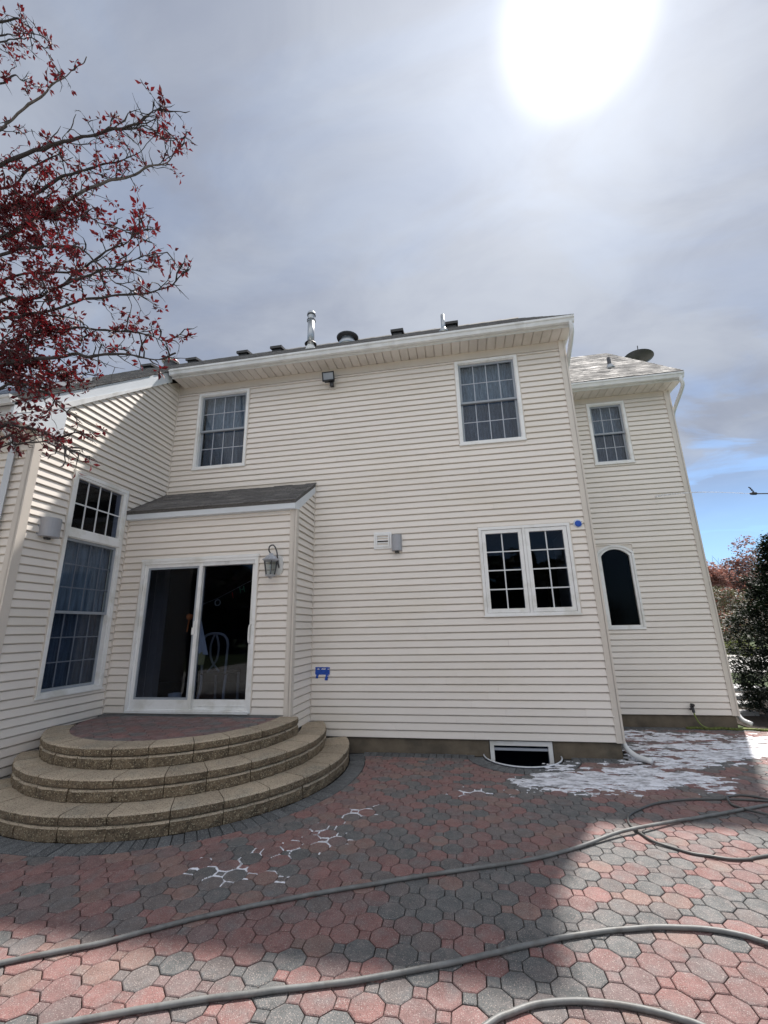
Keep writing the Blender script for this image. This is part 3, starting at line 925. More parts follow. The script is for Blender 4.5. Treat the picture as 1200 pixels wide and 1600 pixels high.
# sliding door
dx0, dx1, dz0, dz1 = DO
b = MB()
frame(b, FB, (dx0, dx1, dz0, dz1), .045, -.12, .035, .035, .045)
b.fbox(FB, dx0 - .014, dx1 + .014, 0, .044, dz1 - .004, dz1 + .035)
b.fbox(FB, dx0 + .02, dx1 - .02, 0, .055, dz0 - .01, dz0 + .02)
door = b.build('sliding_door', MAT['white'], house, label='white framed sliding glass door above the curved steps')
dm = -3.82
b = MB(); frame(b, FB, (dx0 + .045, dm + .03, dz0 + .03, dz1 - .045), .055, -.02, .012, .13, .05)
b.cm = 1; frame(b, FB, (dx0 + .10, dm - .025, dz0 + .16, dz1 - .095), .028, -.018, .006)
b.build('screen_panel', [MAT['white'], MAT['sash']], door)
panes(FB, (dx0 + .128, dm - .053, dz0 + .188, dz1 - .123), 1, 1, -.008, door, 'glass_dark', 'muntin')
b = MB(); frame(b, FB, (dm - .03, dx1 - .045, dz0 + .03, dz1 - .045), .06, -.07, -.024, .13, .055)
b.fbox(FB, dm + .03, dx1 - .1, -.024, -.016, dz0 + .075, dz0 + .085)
b.cm = 1; b.fbox(FB, dm + .03, dx1 - .045, -.02, .02, dz1 - .10, dz1 - .045)
b.build('sliding_panel', [MAT['white'], MAT['gutter']], door)
panes(FB, (dm + .03, dx1 - .105, dz0 + .16, dz1 - .10), 1, 1, -.045, door, 'glass_dark', 'muntin')
b = MB(); b.tube(smooth_path([FB(dx1 - .075, -.024, 1.52), FB(dx1 - .085, .015, 1.545), FB(dx1 - .088, .022, 1.62), FB(dx1 - .088, .022, 1.69), FB(dx1 - .085, .015, 1.765), FB(dx1 - .075, -.024, 1.79)], 4), .011, 8)
b.build('handle', MAT['white'], door, smooth=True)
b = MB(); b.fbox(FB, dm - .03, dm - .008, .012, .028, 1.67, 1.85); b.fbox(FB, dm - .055, dm - .03, .012, .02, 1.66, 1.76); b.build('handle', MAT['white'], door)
# basement window
b = MB()
r = (.232, 1.048, -.36, .175)
frame(b, FM, r, .055, -.10, -.006); bw = b.build('window', MAT['white'], house, label='low basement window half sunk in its well')
b = MB(); b.fbox(FM, r[0] + .055, r[1] - .055, -.07, -.03, .055, .085); b.build('rail', MAT['muntin_dim'], bw)
panes(FM, (r[0] + .055, r[1] - .055, r[2] + .055, r[3] - .055), 1, 1, -.05, bw, 'glass_dark', 'muntin')
b = MB(); b.box(.1, 1.2, D + .2, D + 1.5, -.9, -.8); b.box(.1, 1.2, D + 1.5, D + 1.6, -.9, .3); b.box(.0, .1, D + .2, D + 1.6, -.9, .3); b.box(1.2, 1.3, D + .2, D + 1.6, -.9, .3); b.box(.0, 1.3, D + .2, D + 1.6, .3, .35)
b.build('basement_room', MAT['interior'], house)

# J-channel lines beside openings
for F, r_ in ((FM, WA), (FM, WB), (FM, WCc), (FR, WE), (FB, DO), (FW, WT)):
    b = MB()
    u0, u1, z0, z1 = r_
    b.fbox(F, u0 - .016, u0, 0, .031, z0, z1 + .012); b.fbox(F, u1, u1 + .016, 0, .031, z0, z1 + .012); b.fbox(F, u0, u1, 0, .031, z1, z1 + .012)
    b.build('window_trim', MAT['corner'], house)

# ------------------------------------------------------------------ roofs
def shingle_field(x0, x1, y0, y1, zf, expo, name, mats, parent, separate=False, xl=None, tw=(.16, .34)):
    """courses of laminated shingles on a slope z = zf(y) that runs along x"""
    sl = (zf(y1) - zf(y0)) / (y1 - y0)
    cs = 1 / math.sqrt(1 + sl * sl)
    dy = expo * cs
    n = int((y1 - y0) / dy)
    b = MB()
    for i in range(n + 1):
        ya = y0 + i * dy; yb = min(ya + dy * 1.25, y1)
        if yb - ya < .01: continue
        x = x0 - random.random() * .2
        while x < x1:
            wd = random.uniform(*tw)
            a, c = max(x + .002, x0), min(x + wd - .002, x1)
            x += wd
            if c - a < .02: continue
            h = random.uniform(.006, .014)
            if separate: b = MB()
            b.cm = 0 if separate else (1 if random.random() < .4 and len(mats) > 1 else 0)
            jit = random.uniform(-.006, .004)
            b.add([(a, ya + jit, zf(ya) + .002), (c, ya + jit, zf(ya) + .002), (c, yb, zf(yb) + .002), (a, yb, zf(yb) + .002),
                   (a, ya + jit, zf(ya) + h + .004), (c, ya + jit, zf(ya) + h + .004), (c, yb, zf(yb) + .004), (a, yb, zf(yb) + .004)],
                  [(4, 5, 6, 7), (0, 1, 5, 4), (1, 2, 6, 5), (3, 0, 4, 7)])
            if separate:
                b.build(name, random.choice(mats), parent)
    if not separate:
        return b.build(name, mats, parent, kind='stuff')
def slab(b, x0, x1, ya, za, yb, zb, t):
    b.prism([(x0, ya, za), (x0, yb, zb), (x0, yb, zb - t), (x0, ya, za - t)], [(x1, ya, za), (x1, yb, zb), (x1, yb, zb - t), (x1, ya, za - t)])
RX = 2.02
b = MB()
slab(b, XL + .04, RX, 6.19, mroof(6.19), 10.8, mroof(10.8), .05)
slab(b, XL + .04, RX, 10.8, mroof(10.8), 15.6, mroof(10.8) - 4.8 * .79, .05)
slab(b, -9.9, XL + .04, 3.74, wroof(3.74), 10.8, wroof(10.8), .05)
slab(b, -9.9, XL + .04, 10.8, mroof(10.8), 15.6, mroof(10.8) - 4.8 * .79, .05)
roof = b.build('roof', MAT['shingle'], house, label='main roof and the slope running down over the left wing'); fixnormals(roof)
shingle_field(XL + .05, RX, 6.155, 10.8, mroof, .14, 'shingle', [MAT['shingle'], MAT['shingle_b']], roof)
shingle_field(-9.9, XL + .075, 3.72, 10.8, wroof, .14, 'shingle', [MAT['shingle'], MAT['shingle_b']], roof)
b = MB()
for k in range(26):
    x = -9.9 + k * .46
    b.prism([(x, 10.66, mroof(10.66) + .01), (x, 10.8, mroof(10.8) + .035), (x, 10.94, mroof(10.66) + .01), (x, 10.8, mroof(10.8) + .01)],
            [(x + .47, 10.66, mroof(10.66) + .02), (x + .47, 10.8, mroof(10.8) + .05), (x + .47, 10.94, mroof(10.66) + .02), (x + .47, 10.8, mroof(10.8) + .02)])
b.build('ridge_cap', MAT['shingle'], roof)
b = MB()
slab(b, X1 - .3, X2 + .13, 8.12, rroof(8.12), 11.46, rroof(11.46), .05)
slab(b, X1 - .3, X2 + .13, 11.46, rroof(11.46), 14.9, rroof(11.46) - 3.42 * .8, .05)
roof2 = b.build('roof', MAT['shingle'], house, label='lower roof of the right wing, glistening wet'); fixnormals(roof2)
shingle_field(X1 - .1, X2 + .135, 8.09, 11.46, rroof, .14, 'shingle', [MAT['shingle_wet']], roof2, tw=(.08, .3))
b = MB()
bx0, bx1 = XL + .002, X0 + .03
b.prism([(bx0, 5.72, broof(5.72)), (bx0, D - .001, broof(D)), (bx0, D - .001, broof(D) - .05), (bx0, 5.72, broof(5.72) - .05)],
        [(bx1, 5.72, broof(5.72)), (bx1, D - .001, broof(D)), (bx1, D - .001, broof(D) - .05), (bx1, 5.72, broof(5.72) - .05)])
roof3 = b.build('roof', MAT['shingle'], house, label='small shed roof over the sliding door'); fixnormals(roof3)
shingle_field(bx0, bx1 + .01, 5.705, D - .002, broof, .115, 'shingle', [MAT['shingle'], MAT['shingle'], MAT['shingle_b']], roof3, separate=True, tw=(.2, .42))
# shed roof fascia and rake
b = MB(); b.box(bx0, bx1 - .005, 5.725, 5.745, 3.425, 3.555); b.box(bx0, bx1 - .005, 5.745, DB, 3.42, 3.432); b.build('fascia', MAT['fascia'], roof3)
b = MB()
b.prism([(bx1 - .028, 5.728, 3.42), (bx1 - .028, 5.86, 3.43), (bx1 - .028, D - .003, broof(D) - .16), (bx1 - .028, D - .003, broof(D) - .012), (bx1 - .028, 5.728, broof(5.728) - .012)],
        [(bx1 - .003, 5.728, 3.42), (bx1 - .003, 5.86, 3.43), (bx1 - .003, D - .003, broof(D) - .16), (bx1 - .003, D - .003, broof(D) - .012), (bx1 - .003, 5.728, broof(5.728) - .012)])
o = b.build('rake_board', MAT['fascia'], roof3); fixnormals(o)
b = MB(); b.box(bx0, bx1, D - .03, D - .017, broof(D) - .01, broof(D) + .03); b.build('flashing', MAT['corner'], roof3)
# wing rake board with box return
b = MB()
def rk(x):
    return [(x, 3.752, wroof(3.752) - .16), (x, 3.80, 4.20), (x, 4.41, 4.20), (x, 4.43, rake(4.43)), (x, 6.34, rake(6.34)), (x, 6.30, wroof(6.30) - .012), (x, 3.752, wroof(3.752) - .012)]
b.prism(rk(XL + .004), rk(XL + .05)); o = b.build('rake_board', MAT['fascia'], roof); fixnormals(o)
b = MB()
def rk2(x):
    return [(x, 3.80, 4.28), (x, 4.425, rake(4.425) - .004 + 0), (x, 6.335, rake(6.335) - .003), (x, 6.335, rake(6.335) + .012), (x, 3.80, 4.30 - .02 + .022)]
b.prism(rk2(XL + .05), rk2(XL + .056)); o = b.build('rake_seam', MAT['gutter'], roof); fixnormals(o)
# eaves: fascia, gutter, soffit panels
def gutter(x0, x1, y, z, name_parent):
    prof = [(0, -.005), (.004, -.085), (-.055, -.105), (-.085, -.095), (-.100, -.045), (-.118, -.030), (-.120, 0.0), (-.108, 0.0), (-.106, -.012), (-.09, -.04), (-.05, -.088), (-.004, -.08)]
    b = MB(); n = len(prof)
    A = [(x0, y + p[0], z + p[1]) for p in prof]; B = [(x1, y + p[0], z + p[1]) for p in prof]
    b.add(A + B, [(i, (i + 1) % n, n + (i + 1) % n, n + i) for i in range(n)])
    b.add([(x1, y, z), (x1, y, z - .085), (x1, y - .055, z - .105), (x1, y - .085, z - .095), (x1, y - .1, z - .045), (x1, y - .118, z - .03), (x1, y - .12, z)], [tuple(range(7))])
    b.add([(x0, y, z), (x0, y, z - .085), (x0, y - .055, z - .105), (x0, y - .085, z - .095), (x0, y - .1, z - .045), (x0, y - .118, z - .03), (x0, y - .12, z)], [tuple(range(6, -1, -1))])
    for k in range(int((x1 - x0) / .6)):
        b.box(x0 + .3 + k * .6, x0 + .32 + k * .6, y - .118, y, z - .01, z - .002)
    o = b.build('gutter', MAT['gutter'], name_parent); fixnormals(o)
    return o
def soffit(x0, x1, y0, y1, z, parent, wd=.146):
    n = round((x1 - x0) / wd)
    for k in range(n):
        a = x0 + (x1 - x0) * k / n; c = x0 + (x1 - x0) * (k + 1) / n
        b = MB()
        b.add([(a, y0, z + .022), (a + .016, y0, z), (c - .006, y0, z), (c, y0, z + .022), (a, y1, z + .022), (a + .016, y1, z), (c - .006, y1, z), (c, y1, z + .022)],
              [(0, 1, 5, 4), (1, 2, 6, 5), (2, 3, 7, 6)])
        b.build('soffit_panel', MAT['soffit'], parent, key=('sof', round(c - a, 4), round(y1 - y0, 3)))
gutter(-5.06, 2.013, 6.25, 6.385, roof)
b = MB(); b.box(-5.06, 2.005, 6.252, 6.27, 6.262, 6.37); b.build('fascia', MAT['gutter'], roof)
soffit(-5.06, 2.0, 6.27, D, 6.27, roof)
b = MB()   # closed box end of the eave at the right corner
b.prism([(1.985, 6.255, 6.262), (1.985, 15.0, 6.262), (1.985, 10.8, mroof(10.8) - .06), (1.985, 6.255, mroof(6.255) - .05)], [(2.006, 6.255, 6.262), (2.006, 15.0, 6.262), (2.006, 10.8, mroof(10.8) - .06), (2.006, 6.255, mroof(6.255) - .05)])
b.box(X1, 2.0, D, 15.0, 6.264, 6.275)
o = b.build('rake_board', MAT['gutter'], roof); fixnormals(o)
gutter(X1 + .02, 4.42, 8.18, 6.285, roof2)
b = MB(); b.box(X1 + .02, 4.41, 8.182, 8.20, 6.162, 6.27); b.build('fascia', MAT['gutter'], roof2)
soffit(X1 + .02, 4.40, 8.20, D2, 6.17, roof2)
b = MB()
b.prism([(4.385, 8.185, 6.162), (4.385, 14.6, 6.162), (4.385, 11.46, rroof(11.46) - .06), (4.385, 8.185, rroof(8.185) - .05)], [(4.408, 8.185, 6.162), (4.408, 14.6, 6.162), (4.408, 11.46, rroof(11.46) - .06), (4.408, 8.185, rroof(8.185) - .05)])
b.box(X2, 4.40, D2, 14.6, 6.164, 6.175)
o = b.build('rake_board', MAT['gutter'], roof2); fixnormals(o)
gutter(-9.9, XL + .05, 3.79, 4.47, roof)
b = MB(); b.box(-9.9, XL + .002, 3.792, 3.81, 4.20, 4.46); b.build('fascia', MAT['gutter'], roof)
soffit(-7.6, XL + .002, 3.81, 4.13, 4.205, roof)
# downspouts
def spout(path, name_parent, label=None):
    b = MB()
    b.tube(path, .036, 4)
    return b.build('downspout', MAT['gutter'], house, label=label)
def rspout(pts, label, rr=.034):
    b = MB(); b.tube(smooth_path(pts, 5), rr, 10); b.build('downspout', MAT['gutter'], house, label=label, smooth=True)
rspout([(1.96, 6.19, 6.31), (1.965, 6.19, 6.22), (1.975, 6.26, 6.12), (1.985, 6.66, 5.92), (1.97, 6.78, 5.80), (1.965, 6.80, 5.6), (1.965, 6.80, 3.0), (1.965, 6.80, .35), (1.965, 6.78, .22), (1.98, 6.68, .11), (2.04, 6.52, .055), (2.16, 6.38, .04)], 'white downspout at the right corner of the main wall')
rspout([(4.36, 8.12, 6.21), (4.37, 8.12, 6.12), (4.40, 8.20, 6.02), (4.38, 8.60, 5.75), (4.365, 8.66, 5.6), (4.36, 8.67, 5.4), (4.36, 8.67, 3.0), (4.36, 8.67, .4), (4.36, 8.66, .22), (4.38, 8.58, .12), (4.45, 8.48, .08)], 'white downspout at the outer corner of the right wing')
b = MB()
b.tube([(-5.43, 3.74, 4.37), (-5.43, 3.76, 4.30), (-5.43, 4.06, 4.05), (-5.43, 4.07, 3.95), (-5.43, 4.07, .3), (-5.43, 3.95, .06)], .042, 4)
b.build('downspout', MAT['fascia'], house, label='square downspout on the left wing front')

# roof fittings (each of them a thing of its own)
def box_vent(x, y, n):
    z = mroof(y)
    b = MB()
    b.prism([(x - .17, y - .2, z - .15), (x - .17, y + .2, z + .16), (x - .17, y + .2, z + .19), (x - .17, y - .2, z - .10 + .07)],
            [(x + .17, y - .2, z - .15), (x + .17, y + .2, z + .16), (x + .17, y + .2, z + .19), (x + .17, y - .2, z - .10 + .07)])
    b.box(x - .19, x + .19, y - .24, y + .2, z + .06, z + .10)
    return b
e = None
vx = [(-9.3, 'black box vent furthest left on the ridge, beyond the plum branches'), (-7.75, 'black box vent second from the left, right of the white mushroom vent'), (-6.05, 'black box vent third from the left along the ridge'),
      (-4.97, 'black box vent just left of the tall metal flue'), (-1.33, 'black box vent between the round vent and the thin pipe'), (0.2, 'black box vent furthest right, behind the thin pipe')]
for x, lb in vx:
    y = 10.45; z = mroof(y)
    r_ = empty('roof_vent', (x, y, z), lb, 'roof vent', 'black box vents along the roof ridge')
    b = MB(); b.box(x - .13, x + .13, y - .13, y + .17, z - .14, z + .06); b.build('base', MAT['black'], r_)
    b = MB(); b.prism([(x - .18, y - .18, z + .0), (x + .18, y - .18, z + .0), (x + .18, y + .2, z + .10), (x - .18, y + .2, z + .10)],
                      [(x - .18, y - .18, z + .08), (x + .18, y - .18, z + .08), (x + .18, y + .2, z + .17), (x - .18, y + .2, z + .17)]); b.build('hood', MAT['black'], r_)
x, y = -2.87, 7.6
r_ = empty('flue', (x, y, mroof(y)), 'tall galvanised metal flue pipe with a ribbed cap', 'flue')
b = MB(); b.lathe((x, y, 7.40), [(.13, 0), (.095, .18), (.085, .20)], 20); b.build('flashing', MAT['white'], r_, smooth=True)
b = MB(); b.lathe((x, y, 7.60), [(.075, 0), (.075, .70)], 20); b.build('pipe', MAT['galv'], r_, smooth=True)
b = MB(); b.lathe((x, y, 7.66), [(.08, .05), (.125, 0), (.13, -.01), (.075, .045)], 20, cap=False); b.build('storm_collar', MAT['darkmetal'], r_)
b = MB(); b.lathe((x, y, 8.22), [(.085, 0), (.09, .02), (.078, .03), (.078, .16), (.09, .17), (.09, .21), (.075, .24), (.02, .25)], 20); b.build('cap', MAT['galv'], r_)
b = MB(); b.lathe((x, y, 8.235), [(.095, 0), (.095, .025)], 20); b.lathe((x, y, 8.38), [(.094, 0), (.094, .02)], 20); b.build('band', MAT['darkmetal'], r_)
x, y = -2.80, 10.4
r_ = empty('round_vent', (x, y, mroof(y)), 'low round grey metal vent with a wide flat cap on the ridge', 'roof vent')
b = MB(); b.lathe((x, y, mroof(y) - .2), [(.30, 0), (.24, .18), (.19, .24), (.19, .30)], 24); b.build('base', MAT['galv'], r_, smooth=True)
b = MB(); b.lathe((x, y, mroof(y) + .09), [(.20, 0), (.31, .02), (.32, .05), (.25, .085), (.05, .10)], 24); b.build('cap', MAT['darkmetal'], r_)
x, y = -8.62, 10.5
r_ = empty('mushroom_vent', (x, y, mroof(y)), 'white domed mushroom vent at the left end of the ridge', 'roof vent')
b = MB(); b.lathe((x, y, mroof(y) - .15), [(.20, 0), (.17, .3)], 20); b.build('base', MAT['darkmetal'], r_)
b = MB(); b.lathe((x, y, mroof(y) + .12), [(.20, 0), (.26, .01), (.26, .04), (.20, .09), (.08, .12)], 20); b.build('cap', MAT['white'], r_, smooth=True)
for (x, y, z, h, mat, lb) in ((-.02, 7.0, mroof(7.0), .36, 'galv', 'thin grey vent pipe rising at the gutter of the main roof'), (3.63, 9.3, rroof(9.3), .24, 'darkmetal', 'short black vent pipe on the right wing roof')):
    r_ = empty('vent_pipe', (x, y, z), lb, 'vent pipe')
    b = MB(); b.lathe((x, y, z - .05), [(.040, 0), (.040, h + .05), (.03, h + .05)], 14); b.build('pipe', MAT[mat], r_, smooth=True)
    b = MB(); b.lathe((x, y, z - .06), [(.12, 0), (.06, .10), (.045, .13)], 14); b.build('flashing', MAT['galv'], r_, smooth=True)
# satellite dish beyond the right gable
r_ = empty('satellite_dish', (5.48, 12.0, 8.2), 'grey satellite dish seen from behind above the right wing roof', 'satellite dish')
ax = Vector((.12, .05, 1)).normalized()
b = MB(); b.lathe((5.48, 12.0, 9.04), [(.02, -.02), (.16, -.01), (.28, .03), (.38, .08), (.385, .085), (.375, .09), (.27, .05), (.15, .015), (.02, .0)], 28, axis=ax)
b.build('reflector', MAT['darkmetal'], r_, smooth=True)
b = MB(); b.tube([(5.48, 12.0, 9.10), (5.40, 11.95, 8.8), (4.95, 11.9, 8.25), (4.50, 11.9, 8.2)], .025, 8); b.build('mast', MAT['darkmetal'], r_)
b = MB(); b.tube([(5.48, 12.0, 8.90), tuple(Vector((5.48, 12.0, 9.12)) + ax * .4)], .012, 6); b.build('feed_arm', MAT['darkmetal'], r_)
# skylight on the wing roof
b = MB()
def sk(x, e):
    return [(x, 5.75, wroof(5.75) - .02), (x, 6.65, wroof(6.65) - .02), (x, 6.65, wroof(6.65) + e), (x, 5.75, wroof(5.75) + e)]
b.prism(sk(-8.6, .10), sk(-7.25, .10))
s = b.build('skylight', MAT['galv'], roof); fixnormals(s)
b = MB(); b.prism(sk(-8.5, .112), sk(-7.35, .112)); o = b.build('pane', MAT['glass_dark'], s); fixnormals(o)

# ------------------------------------------------------------------ wall fittings
# floodlight under the eave
x = -2.09
r_ = empty('floodlight', (x, D, 5.93), 'black square floodlight high under the main eave', 'floodlight')
b = MB(); b.box(x - .02, x + .10, D - .036, D, 5.86, 5.98); b.build('mounting_plate', MAT['corner'], r_)
b = MB(); b.box(x + .02, x + .07, D - .10, D - .036, 5.89, 5.94); b.box(x + .015, x + .075, D - .13, D - .085, 5.87, 6.00); b.build('bracket', MAT['black'], r_)
def tilt(u0, u1, z0, z1, n0, n1):      # slab leaning out and down
    return ([(u0, D - n0, z0), (u1, D - n0, z0), (u1, D - n0 - .05, z1), (u0, D - n0 - .05, z1)], [(u0, D - n1, z0), (u1, D - n1, z0), (u1, D - n1 - .05, z1), (u0, D - n1 - .05, z1)])
b = MB(); b.prism(*tilt(x - .085, x + .095, 5.965, 6.085, .09, .155))
for k in range(6): b.box(x - .07 + k * .028, x - .063 + k * .028, D - .11, D - .075, 5.97, 6.08)
o = b.build('lamp_body', MAT['black'], r_); fixnormals(o)
b = MB(); u0, u1, z0, z1 = x - .105, x + .115, 5.95, 6.10
for q in ((u0, u1, z0, z0 + .018), (u0, u1, z1 - .018, z1)):
    t0 = (q[2] - z0) / (z1 - z0) * .05; t1 = (q[3] - z0) / (z1 - z0) * .05
    b.prism([(q[0], D - .15 - t0, q[2]), (q[1], D - .15 - t0, q[2]), (q[1], D - .15 - t1, q[3]), (q[0], D - .15 - t1, q[3])], [(q[0], D - .175 - t0, q[2]), (q[1], D - .175 - t0, q[2]), (q[1], D - .175 - t1, q[3]), (q[0], D - .175 - t1, q[3])])
for q in ((u0, u0 + .018), (u1 - .018, u1)):
    b.prism([(q[0], D - .15, z0), (q[1], D - .15, z0), (q[1], D - .20, z1), (q[0], D - .20, z1)], [(q[0], D - .174, z0), (q[1], D - .174, z0), (q[1], D - .224, z1), (q[0], D - .224, z1)])
o = b.build('lens_frame', MAT['black'], r_); fixnormals(o)
b = MB(); b.prism(*tilt(u0 + .018, u1 - .018, z0 + .018, z1 - .018, .158, .163)); o = b.build('lens', MAT['sash'], r_); fixnormals(o)
# louvred vent
r_ = empty('wall_vent', (-1.19, D, 2.90), 'small white louvred wall vent with dark slots', 'vent')
b = MB()
frame(b, FM, (-1.335, -1.05, 2.905, 3.175), .03, 0, .035); frame(b, FM, (-1.300, -1.085, 2.935, 3.140), .02, 0, .045)
b.build('frame', MAT['white'], r_)
b = MB(); b.fbox(FM, -1.28, -1.105, .004, .010, 2.955, 3.12); b.build('backing', MAT['black'], r_)
for k in range(4):
    z = 2.957 + k * .041
    b = MB(); b.prism([FM(-1.28, .040, z), FM(-1.28, .030, z + .012), FM(-1.28, .026, z + .010), FM(-1.28, .036, z - .003)], [FM(-1.105, .040, z), FM(-1.105, .030, z + .012), FM(-1.105, .026, z + .010), FM(-1.105, .036, z - .003)])
    o = b.build('louvre', MAT['white'], r_, key=('louvre',)); 
# rounded speaker/cover boxes
def rounded_box(F, u, z, w_, h_, d_, label, name='outdoor_speaker', cat='speaker', lip=True):
    r_ = empty(name, F(u, 0, z - h_ / 2), label, cat)
    b = MB()
    P = [(u - w_ / 2, .005), (u + w_ / 2, .005)] + [(u + w_ / 2 * math.cos(t), d_ * .45 + d_ * .55 * math.sin(t)) for t in [math.pi * k / 10 for k in range(11)]]
    top = [F(a, n, z + h_ / 2) for a, n in P]; bot = [F(a, n, z - h_ / 2) for a, n in P]
    b.prism(bot, top); o = b.build('cover', MAT['greybox'], r_); fixnormals(o)
    b = MB(); b.fbox(F, u - w_ / 2 - .012, u + w_ / 2 + .012, 0, .012, z - h_ / 2 - .01, z + h_ / 2 + .01); b.build('mounting_plate', MAT['white' if lip else 'greybox'], r_)
    b = MB(); b.fbox(F, u - .03, u + .03, .0, .06, z - h_ / 2 - .03, z - h_ / 2 - .001); b.build('bracket', MAT['darkmetal'], r_)
rounded_box(FM, -.965, 2.985, .155, .25, .13, 'grey rounded outdoor box right of the louvred vent on the main wall')
rounded_box(FW, 4.475, 3.015, .22, .24, .16, 'grey rounded outdoor box on the left wing wall beside the transom', lip=False)
# blue tape
r_ = empty('tape_patch', (-2.16, D, .97), 'crumpled patch of blue masking tape low on the main wall near the steps', 'tape')
b = MB()
nx, nz = 10, 6
for ch in ((-2.272, -2.045, 1.035, 1.142), (-2.255, -2.215, .985, 1.035), (-2.105, -2.06, .955, 1.035)):
    n0 = len(b.v)
    for i in range(nx + 1):
        for k in range(nz + 1):
            u = ch[0] + (ch[1] - ch[0]) * i / nx; z = ch[2] + (ch[3] - ch[2]) * k / nz
            if ch[2] < 1.03: u += (1.035 - z) * -.25
            e = .012 * noise.noise(Vector((u * 30, z * 30, 1)))
            edge = .006 * noise.noise(Vector((u * 60, z * 60, 8)))
            b.v.append(FM(u + edge, .024 + abs(e), z + edge))
    for i in range(nx):
        for k in range(nz):
            a = n0 + i * (nz + 1) + k
            b.f.append((a, a + nz + 1, a + nz + 2, a + 1)); b.m.append(0)
o = b.build('tape', MAT['tape'], r_)
md = o.modifiers.new('s', 'SOLIDIFY'); md.thickness = .003
r_ = empty('taped_outlet', (1.755, D, 3.08), 'round blue taped cover at the corner above the casement windows', 'outlet')
b = MB(); b.lathe(FM(1.755, .015, 3.135), [(.062, 0), (.066, .006), (.05, .012)], 20, axis=(0, -1, 0)); b.build('film', MAT['film'], r_)
b = MB(); b.lathe(FM(1.757, .028, 3.128), [(.046, 0), (.05, .008), (.04, .016), (.02, .02)], 9, axis=(0, -1, 0)); b.build('tape', MAT['tape'], r_)
b = MB(); b.tube([FM(1.69, .022, 3.155), FM(1.82, .022, 3.16)], .004, 6); b.build('cord', MAT['darkmetal'], r_)
# replacement siding patch, proud of its neighbours
b = MB()
z = Z0 + EXPO * 2 + .002
for k in range(2): board(lambda u, n, q: (u, D - n - .006, q), 1.52, X1 - .055, 1.52, X1 - .055, z + k * EXPO, EXPO, main_wall)
# coach lantern
L0 = Vector((-2.64, 5.66, 0))
r_ = empty('wall_lantern', (-2.57, DB, 2.42), 'weathered grey coach lantern right of the sliding door', 'lantern')
b = MB(); P = []
for k in range(20):
    a = 2 * math.pi * k / 20
    P.append((-2.565 + .055 * math.cos(a), 2.60 + .075 * math.sin(a) + (.065 if math.sin(a) > 0 else -.065)))
b.prism([FB(u, .018, z) for u, z in P], [FB(u, .045, z) for u, z in P]); b.build('backplate', MAT['white'], r_)
lx, ly = L0.x, L0.y
b = MB(); b.tube(smooth_path([(-2.565, DB - .04, 2.56), (-2.56, DB - .10, 2.64), (-2.57, DB - .13, 2.78), (-2.61, DB - .15, 2.87), (-2.665, DB - .16, 2.86), (-2.675, DB - .16, 2.80), (lx, ly, 2.74)], 6), .010, 8); b.build('scroll_arm', MAT['darkmetal'], r_, smooth=True)
b = MB(); b.lathe((lx, ly, 2.66), [(.125, -.005), (.125, .008), (.095, .02), (.075, .055), (.035, .07), (.03, .095), (.012, .10)], 6); b.lathe((lx, ly, 2.64), [(.105, 0), (.115, .018)], 6); b.build('roof_cap', MAT['dirtywhite'], r_)
b = MB()
for k in range(6):
    a = 2 * math.pi * k / 6
    b.tube([(lx + .065 * math.cos(a), ly + .065 * math.sin(a), 2.45), (lx + .102 * math.cos(a), ly + .102 * math.sin(a), 2.645)], .007, 5)
b.build('cage', MAT['darkmetal'], r_)
b = MB(); b.lathe((lx, ly, 2.45), [(.062, 0), (.098, .192)], 6, cap=False); b.build('lens', MAT['glass'], r_)
b = MB(); b.lathe((lx, ly, 2.42), [(.02, -.02), (.03, 0), (.075, .012), (.08, .03), (.05, .032)], 6); b.build('base', MAT['dirtywhite'], r_)
b = MB(); b.lathe((lx, ly, 2.45), [(.012, 0), (.012, .09), (.02, .11), (.012, .145), (.002, .15)], 8); b.build('bulb', MAT['pale'], r_, smooth=True)
# spigot and green hose
r_ = empty('spigot', (3.63, D2, .25), 'dark hose tap low on the set back right wall', 'spigot')
b = MB(); b.lathe(FR(3.63, .01, .30), [(.035, 0), (.035, .01), (.015, .015), (.015, .09)], 12, axis=(0, -1, 0)); b.lathe(FR(3.63, .085, .30), [(.022, -.06), (.02, 0), (.012, .05)], 10); b.build('valve', MAT['darkmetal'], r_)
b = MB(); b.lathe(FR(3.63, .085, .35), [(.035, 0), (.035, .012)], 12, axis=(0, -.5, 1)); b.build('handle', MAT['black'], r_)
b = MB()
b.tube(smooth_path([FR(3.63, .085, .25), FR(3.64, .09, .18), FR(3.68, .11, .08), FR(3.76, .14, .025), FR(3.95, .12, .016), FR(4.2, .14, .016), FR(4.6, .2, .02), (5.2, 8.1, .02)], 8), .011, 8)
b.build('garden_hose', MAT['greenhose'], None, label='thin yellow green garden hose running from the tap along the wall foot', cat='hose', smooth=True)

